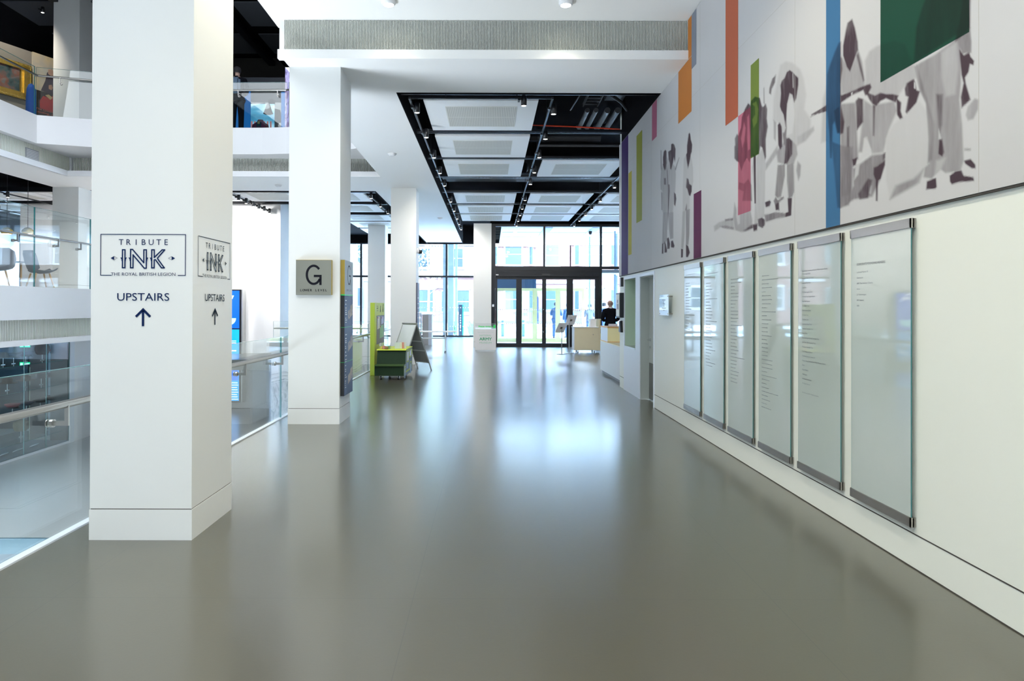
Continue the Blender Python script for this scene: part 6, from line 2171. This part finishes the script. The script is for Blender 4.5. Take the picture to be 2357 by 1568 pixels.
hats = [(0, 8, 'slouch hat', 'khaki'), (0, 32, 'peaked cap', 'black'), (0, 60, 'peaked cap', 'navy'), (0, 98, 'fur cap', 'brown'), (0, 128, 'peaked cap', 'red'),
        (1, 18, 'slouch hat', 'black'), (1, 60, 'slouch hat', 'brown'), (1, 96, 'slouch hat', 'navy'), (1, 124, 'peaked cap', 'navy'),
        (2, 30, 'peaked cap', 'red'), (2, 62, 'beret', 'navy'), (2, 94, 'beret', 'black'), (2, 122, 'peaked cap', 'black'), (3, 50, 'fur cap', 'khaki')]
HC = {'khaki': (0.16, 0.13, 0.08), 'black': (0.015, 0.016, 0.02), 'navy': (0.02, 0.03, 0.06), 'brown': (0.07, 0.035, 0.025), 'red': (0.25, 0.02, 0.04)}
HM = {k: mat('felt_' + k, c_, 0.9, var=0.15) for k, c_ in HC.items()}
SHN = ['top', 'second', 'third', 'lowest']
cnt = {}
for sh_, px_, kd, cl in hats:
    Y = 10.75 * F / (1128 - px_)
    cnt[sh_] = cnt.get(sh_, 0) + 1
    z_ = SHZ[sh_] + 0.14
    t = thing('military_hat', f'{cl} {kd} on the {SHN[sh_]} glass shelf, {ORD[cnt[sh_] - 1]} from the left', 'hat', (-10.75, Y, SHZ[sh_]), 'hats in the display case')
    MB().lathe((-10.75, Y, z_), kinds[kd], 20, sq=(1, 1.15)).build('crown', HM[cl], t)
    if kd == 'peaked cap':
        MB().prism([(-10.67, Y - 0.09), (-10.62, Y - 0.05), (-10.605, Y), (-10.62, Y + 0.05), (-10.67, Y + 0.09)], 'Z', z_ - 0.005, z_ + 0.006).build('peak', M['blackmetal'], t)
        MB().lathe((-10.75, Y, z_ + 0.002), [(0.106, 0), (0.108, 0.035)], 20, sq=(1, 1.15)).build('hat_band', HM['red' if cl == 'khaki' else 'black'], t)
    st = MB().cyl((-10.75, Y, SHZ[sh_]), (-10.75, Y, z_ + 0.03), 0.006, 6).bar((-10.75, Y - 0.06, SHZ[sh_] + 0.006), (-10.75, Y + 0.06, SHZ[sh_] + 0.006), 0.012)
    st.build('stand', M['alu'], t)
for i, Y in enumerate((14.75, 15.2, 15.75)):
    tag(MB().obox((-10.5, Y, -1.685), (0, 1, 0), (1, 0, 0.5), (-0.5, 0, 1), 0.10, 0.05, 0.006).build('caption_card', M['whitemark']), f'{ORD[i]} white caption card from the left on the case floor', 'card', 'caption cards in the display case')
t = thing('exit_sign', 'glowing green exit sign seen through the hat case', 'exit sign', (-12.37, 18.2, 0.42))
MB().box(-12.52, -12.22, 18.18, 18.22, 0.42, 0.56).build('panel', mat('exit_green', (0.0, 0.6, 0.3), 0.5, emit=(0.0, 0.75, 0.25), es=0.9), t)
tx = MB()
tx.box(-12.50, -12.44, 18.176, 18.18, 0.44, 0.53).box(-12.41, -12.26, 18.176, 18.18, 0.45, 0.51)
tx.build('pictogram', mat('exit_white', (0.9, 0.95, 0.9), 0.5, emit=(0.9, 1, 0.95), es=0.6), t)

# digital screen totem against the far atrium wall
t = thing('digital_totem', 'tall curved blue digital screen totem against the white far wall', 'screen', (-8.4, 22.0, -1.5))
MB().cbox(-9.1, -7.98, 21.86, 22.05, -1.56, 2.06, 0.02).build('casing', M['blackmetal'], t)
MB().box(-7.98, -7.945, 21.90, 22.17, -1.56, 2.06).build('steel_side', M['alu'], t)
MB().box(-9.0, -8.03, 21.85, 21.86, 0.82, 2.02).build('upper_screen', mat('royal_blue_screen', (0.0, 0.05, 0.5), 0.2, emit=(0.005, 0.10, 0.75), es=0.85), t)
MB().box(-9.0, -8.03, 21.85, 21.86, -1.50, 0.78).build('lower_screen', mat('sky_blue_screen', (0.0, 0.2, 0.6), 0.2, emit=(0.01, 0.30, 0.85), es=0.9), t)
M['screenwhite'] = mat('screen_white', (0.9, 0.9, 0.9), 0.4, emit=(0.85, 0.95, 1), es=0.9)
tx = MB()
text(tx, 'my', (-8.16, 21.848, 1.78), (-1, 0, 0), (0, 0, 1), 0.09, None, 'C', 0.008) if False else text(tx, 'Army', (-8.36, 21.848, 1.80), (1, 0, 0), (0, 0, 1), 0.10, 0.30, 'C', 0.008)
text(tx, 'the', (-8.42, 21.848, 1.95), (1, 0, 0), (0, 0, 1), 0.08, 0.2, 'C', 0.006)
for z_ in (0.40, 0.34):
    tx.box(-8.9, -8.12, 21.848, 21.85, z_, z_ + 0.02)
tx.box(-8.4, -8.12, 21.848, 21.85, 0.08, 0.12).box(-8.5, -8.35, 21.848, 21.85, -0.08, -0.02).box(-8.3, -8.12, 21.848, 21.85, -0.08, 0.0)
for k in range(8):
    tx.box(-9.0, -8.05 - 0.02 * (k % 3), 21.848, 21.85, -1.46 + k * 0.075, -1.44 + k * 0.075)
tx.build('screen_text', M['screenwhite'], t)
MB().prism([(-8.35 + 0.22 * math.cos(math.radians(a)), 1.14 + 0.22 * math.sin(math.radians(a))) for a in range(180, 361, 15)], 'Y', 21.847, 21.85).build('screen_shape', mat('aqua_shape', (0.3, 0.7, 0.8), 0.4, emit=(0.35, 0.8, 0.9), es=0.8), t)
MB().box(-9.0, -8.05, 21.848, 21.85, -0.85, -0.45).build('screen_band', mat('cyan_band', (0.1, 0.4, 0.8), 0.4, emit=(0.02, 0.12, 0.55), es=0.9), t)

# stair rail inside the open stairwell at the lower left
t = thing('stair_rail', 'steel stair handrail in the opening of the lower floor at bottom left', 'handrail', (-7.6, 8.6, -2.6))
MB().cyl((-9.6, 8.6, -2.35), (-6.9, 8.6, -2.35), 0.05, 12).build('handrail', M['steel'], t)
MB().cyl((-8.0, 8.6, -3.3), (-8.0, 8.6, -2.35), 0.04, 10).build('post', M['steel'], t)
MB().box(-9.6, -6.9, 8.70, 8.72, -3.6, -1.85).build('glass_pane', M['glass'], t)
struct('trim_7', MB().box(-16, -6.2, 9.72, 9.76, -1.995, -1.775).box(-6.29, -6.23, 2.4, 9.72, -1.995, -1.775), mat('dark_teal_edge', (0.03, 0.08, 0.11), 0.4))

# ------------------------------------------------------------------ cafe on the mezzanine
for i, (px, Y) in enumerate(((15, 17.5), (63, 17.5))):
    X = (px - 1128) * Y / F
    zb = EYE + (705 - 542) * Y / F
    t = thing('pendant_lamp', ('left' if i == 0 else 'right') + ' one of two polished brass pendant lamps over the cafe', 'pendant lamp', (X, Y, zb), 'brass pendant lamps')
    MB().lathe((X, Y, zb), [(0.10, 0.0), (0.128, 0.016), (0.142, 0.05), (0.122, 0.105), (0.075, 0.15), (0.03, 0.168), (0.0, 0.17)], 24).build('shade', M['brass'], t)
    MB().lathe((X, Y, zb + 0.002), [(0.0, 0.03), (0.09, 0.004)], 24).build('diffuser', M['lamp'], t)
    MB().cyl((X, Y, zb + 0.165), (X, Y, 5.121), 0.006, 6).build('cord', M['blackmetal'], t)
M['wood'] = mat('pale_oak', (0.55, 0.36, 0.20), 0.5, var=0.15, scale=12)
M['shell'] = mat('grey_shell', (0.24, 0.26, 0.29), 0.5)


def shell_chair(X, Y, rot, label):
    t = thing('cafe_chair', label, 'chair', (X, Y, 1.87), 'cafe chairs by the balustrade')
    t['org'] = [0, 0, 0]
    t.rotation_euler = (0, 0, rot)
    vs, fs = [], []
    prof = [(-0.30, 0.50), (-0.18, 0.44), (0.0, 0.42), (0.16, 0.44), (0.25, 0.54), (0.30, 0.70), (0.34, 0.88), (0.35, 0.96)]
    nu = 9
    for j, (y, z) in enumerate(prof):
        w_ = [0.24, 0.27, 0.29, 0.30, 0.33, 0.36, 0.33, 0.22][j]
        for k in range(nu):
            u = -1 + 2 * k / (nu - 1)
            vs.append((u * w_, y - (u * u) * (0.12 if j > 3 else 0.0), z + (u * u) * (0.06 if j < 4 else 0.0)))
    for j in range(len(prof) - 1):
        for k in range(nu - 1):
            a = j * nu + k
            fs.append((a, a + 1, a + nu + 1, a + nu))
    o = MB().add(vs, fs, True).build('shell', M['shell'], t)
    so = o.modifiers.new('solid', 'SOLIDIFY')
    so.thickness = 0.012
    for sx in (-1, 1):
        for sy in (-1, 1):
            MB().cyl((sx * 0.16, sy * 0.14, 0.43), (sx * 0.25, sy * 0.24, 0.0), 0.020, 10, 0.013).build('leg', M['wood'], t)
    return t


shell_chair(-10.75, 16.3, 2.5, 'grey shell chair with oak legs nearest the gallery column on the mezzanine')
shell_chair(-10.85, 15.0, 0.6, 'large-looking grey shell chair with oak legs near the left frame edge')
shell_chair(-13.1, 16.4, -1.6, 'grey shell chair on the far side of the cafe table')
t = thing('cafe_table', 'dark cafe table with oak legs behind the mezzanine glass', 'table', (-11.9, 16.2, 1.87))
MB().cbox(-12.35, -11.45, 15.4, 16.9, 2.58, 2.61, 0.008).build('table_top', mat('dark_table_top', (0.06, 0.07, 0.09), 0.3), t)
for x_ in (-12.25, -11.55):
    for y_ in (15.5, 16.8):
        MB().cyl((x_, y_, 1.87), (x_, y_, 2.58), 0.022, 10).build('leg', M['wood'], t)

# ------------------------------------------------------------------ upper gallery contents
# slanting wall with the big framed picture at top left
A0, A1 = Vector((-14.6, 14.6, 0)), Vector((-12.06, 20.4, 0))
u = (A1 - A0).normalized()
nrm = Vector((u.y, -u.x, 0))      # towards the atrium
A0 = Vector((-13.55, 17.0, 0))    # distances along the wall are counted from here
M['mural2'] = mat('grey_sky_backdrop', (0.20, 0.19, 0.17), 0.8, var=0.35, scale=1.2)
w_ = MB().obox(Vector((A0.x, A0.y, (5.84 + 8.56) / 2)) + u * 0.6 - nrm * 0.1, u, nrm, (0, 0, 1), 3.2, 0.1, (8.56 - 5.84) / 2)
struct('wall_gallery_left', w_, M['mural2'])


def onwall(s, z, o=0.0):
    p = A0 + u * s + nrm * o
    return Vector((p.x, p.y, z))


t = thing('framed_painting', 'large dark painting in an ornate gold frame on the upper gallery wall', 'painting', tuple(onwall(0.9, 7.1)))
s0, s1, z0, z1 = -0.2, 2.0, 7.18, 8.12
M['gilt'] = mat('carved_gilt', (0.80, 0.56, 0.13), 0.3, metal=0.85, var=0.25, scale=20, bump=0.6, bscale=25)
fr_ = MB()
for a, b_, c2, d2, dp in ((s0, s1, z0, z0 + 0.15, .10), (s0, s1, z1 - 0.15, z1, .10), (s1 - 0.20, s1, z0, z1, .10), (s0, s1, z0 + 0.13, z0 + 0.18, .05), (s1 - 0.26, s1 - 0.18, z0, z1, .05)):
    fr_.obox(onwall((a + b_) / 2, (c2 + d2) / 2, dp / 2), u, nrm, (0, 0, 1), (b_ - a) / 2, dp / 2, (d2 - c2) / 2)
for k in range(60):
    s_ = s0 + (s1 - s0) * k / 60
    for z_ in (z0 + 0.02, z1 - 0.02):
        fr_.lathe(onwall(s_, z_, 0.07), [(0, -0.04), (0.035, -0.02), (0.04, 0.02), (0, 0.04)], 6)
for k in range(20):
    fr_.lathe(onwall(s1 - 0.02, z0 + (z1 - z0) * k / 20, 0.07), [(0, -0.04), (0.035, -0.02), (0.04, 0.02), (0, 0.04)], 6)
fr_.build('gilt_frame', M['gilt'], t)
MB().obox(onwall((s0 + s1 - 0.3) / 2, (z0 + z1) / 2, 0.03), u, nrm, (0, 0, 1), (s1 - s0 - 0.3) / 2, 0.02, (z1 - z0) / 2 - 0.14).build('canvas', blotch_mat('dark_canvas', [(0.01, 0.012, 0.015), (0.05, 0.09, 0.10), (0.20, 0.08, 0.06), (0.12, 0.16, 0.17)], 3.5, 0.5), t)
t = thing('history_banner', 'tall printed panel of red-coated figures left of the gallery column', 'banner', tuple(onwall(2.4, 5.84)))
MB().obox(onwall(2.75, 8.05, 0.03), u, nrm, (0, 0, 1), 0.70, 0.02, 0.51).build('painted_sky', blotch_mat('cream_sky_print', [(0.30, 0.27, 0.20), (0.52, 0.44, 0.28), (0.40, 0.38, 0.33), (0.55, 0.48, 0.33)], 1.5, 0.7), t)
MB().obox(onwall(2.75, 6.69, 0.03), u, nrm, (0, 0, 1), 0.70, 0.02, 0.85).build('dark_print', mat('dark_brown_print', (0.018, 0.012, 0.012), 0.7, var=0.5, scale=5), t)


def painted(nm, col, pts, o=0.054, var=0.35):
    MB().add([onwall(a, b_, o) for a, b_ in pts], [tuple(range(len(pts)))]).build(nm, mat(nm + '_paint', col, 0.7, var=var, scale=8), t)


painted('painted_coat', (0.36, 0.015, 0.012), ((2.26, 7.05), (2.9, 7.02), (2.95, 7.35), (2.7, 7.55), (2.5, 7.40), (2.35, 7.42), (2.25, 7.25)))
painted('painted_officer', (0.03, 0.015, 0.03), ((2.28, 7.55), (2.80, 7.50), (2.80, 8.00), (2.58, 8.25), (2.45, 8.10), (2.40, 7.85)))
painted('painted_face', (0.42, 0.24, 0.15), ((2.48, 8.08), (2.56, 8.04), (2.64, 8.08), (2.65, 8.18), (2.58, 8.24), (2.48, 8.20)), 0.056)
painted('painted_face', (0.40, 0.22, 0.14), ((2.50, 7.66), (2.58, 7.64), (2.62, 7.72), (2.58, 7.80), (2.50, 7.76)), 0.056)
painted('painted_cloth', (0.45, 0.33, 0.16), ((2.4, 7.45), (2.55, 7.36), (2.62, 7.44), (2.5, 7.5)), 0.056)
tx = MB()
text(tx, 'The Quebec', onwall(2.14, 7.00, 0.058), u, (0, 0, 1), 0.052, 0.55)
text(tx, 'Landing, 17', onwall(2.14, 6.92, 0.058), u, (0, 0, 1), 0.052, 0.55)
tx.build('lettering', mat('orange_red_letters', (0.55, 0.12, 0.07), 0.6), t)
t = thing('blue_display', 'bright blue draped display between the gold frame and the banner', 'display', (-11.80, 17.5, 5.84))
MB().lathe((-11.80, 17.5, 5.84), [(0.11, 0), (0.12, 0.6), (0.115, 1.0), (0.10, 1.25), (0.06, 1.36), (0, 1.40)], 20).build('drape', mat('royal_blue_cloth', (0.01, 0.10, 0.45), 0.7), t)
# between the columns
M['bluepanel'] = mat('azure_panel', (0.005, 0.14, 0.42), 0.5, emit=(0.0, 0.12, 0.40), es=0.25)
t = thing('blue_screen_panel', 'azure blue display panel beside the visitor on the upper gallery', 'display panel', (-6.4, 17.9, 5.84))
MB().prism([(-6.9, 5.84), (-6.32, 5.84), (-6.32, 7.23), (-6.9, 7.05)], 'Y', 17.9, 17.96).build('panel', M['bluepanel'], t)
t = thing('museum_case', 'dark museum case with a lit blue scene and mannequin on the upper gallery', 'display case', (-5.7, 18.6, 5.84))
MB().box(-7.0, -5.5, 19.4, 19.5, 5.84, 7.7).box(-7.0, -5.5, 18.52, 19.4, 7.6, 7.75).box(-5.62, -5.5, 18.52, 19.4, 5.84, 7.6).build('cabinet', mat('case_dark', (0.012, 0.018, 0.028), 0.5), t)
sc_ = MB().box(-6.85, -6.15, 19.37, 19.4, 6.5, 7.28)
sc_.build('lit_scene', blotch_mat('lit_scene_print', [(0.01, 0.03, 0.08), (0.05, 0.25, 0.40), (0.45, 0.65, 0.75)], 1.6, 0.5, (0.5, 1, 1.6), emit=0.7), t)
fl = MB()
for k in range(7):
    fl.box(-6.80 + k * 0.09, -6.76 + k * 0.09, 19.34, 19.36, 6.58 + 0.02 * (k % 2), 6.78)
fl.build('small_figures', mat('red_figures', (0.55, 0.15, 0.12), 0.6, emit=(0.5, 0.2, 0.2), es=0.3), t)
MB().box(-7.0, -5.5, 18.5, 18.515, 5.84, 7.6).build('glass_front', M['glass'], t)
t = thing('mannequin', 'headless mannequin in a dark red uniform jacket inside the gallery case', 'mannequin', (-6.38, 18.9, 5.84))
MB().lathe((-6.38, 18.9, 5.84), [(0.05, 0), (0.05, 0.05), (0.20, 0.06), (0.19, 0.35), (0.24, 0.62), (0.22, 0.72), (0.10, 0.80), (0.07, 0.86), (0, 0.86)], 20, sq=(1, 0.6)).build('jacket', mat('dark_red_tunic', (0.14, 0.008, 0.02), 0.8), t)
MB().box(-6.44, -6.32, 18.76, 18.79, 6.0, 6.6).build('front_facing', mat('tunic_green', (0.02, 0.04, 0.02), 0.8), t)
MB().box(-6.41, -6.35, 18.74, 18.77, 6.55, 6.62).build('gorget', M['brass'], t)
tag(MB().lathe((-6.25, 19.15, 6.92), [(0.09, 0.0), (0.14, 0.02), (0.10, 0.12), (0.05, 0.28), (0, 0.32)], 16, sq=(1, 0.6)).build('military_hat', HM['brown']), 'tall brown hat displayed above the red tunic in the gallery case', 'hat')
t = thing('patterned_panel', 'tall violet patterned panel at the right end of the upper gallery view', 'display panel', (-5.0, 17.4, 5.84))
MB().box(-5.34, -4.7, 17.7, 17.76, 5.84, 8.6).build('print', blotch_mat('violet_pattern', [(0.10, 0.08, 0.22), (0.45, 0.42, 0.75), (0.2, 0.12, 0.25), (0.60, 0.58, 0.85)], 2.2, 0.6, (3, 1, 1), emit=0.35, dist=1.5), t)
MB().box(-5.44, -5.345, 17.7, 17.75, 5.84, 7.1).build('blue_side', M['bluepanel'], t)
spot('gallery_spot', (-12.0, 16.6, 9.4), 150, (1, 0.9, 0.75), 90, 0.05, aim=tuple(onwall(1.6, 7.6)))
spot('gallery_spot', (-5.8, 17.0, 9.4), 25, (0.9, 0.95, 1.0), 80, 0.05, aim=(-5.8, 18.8, 6.3))
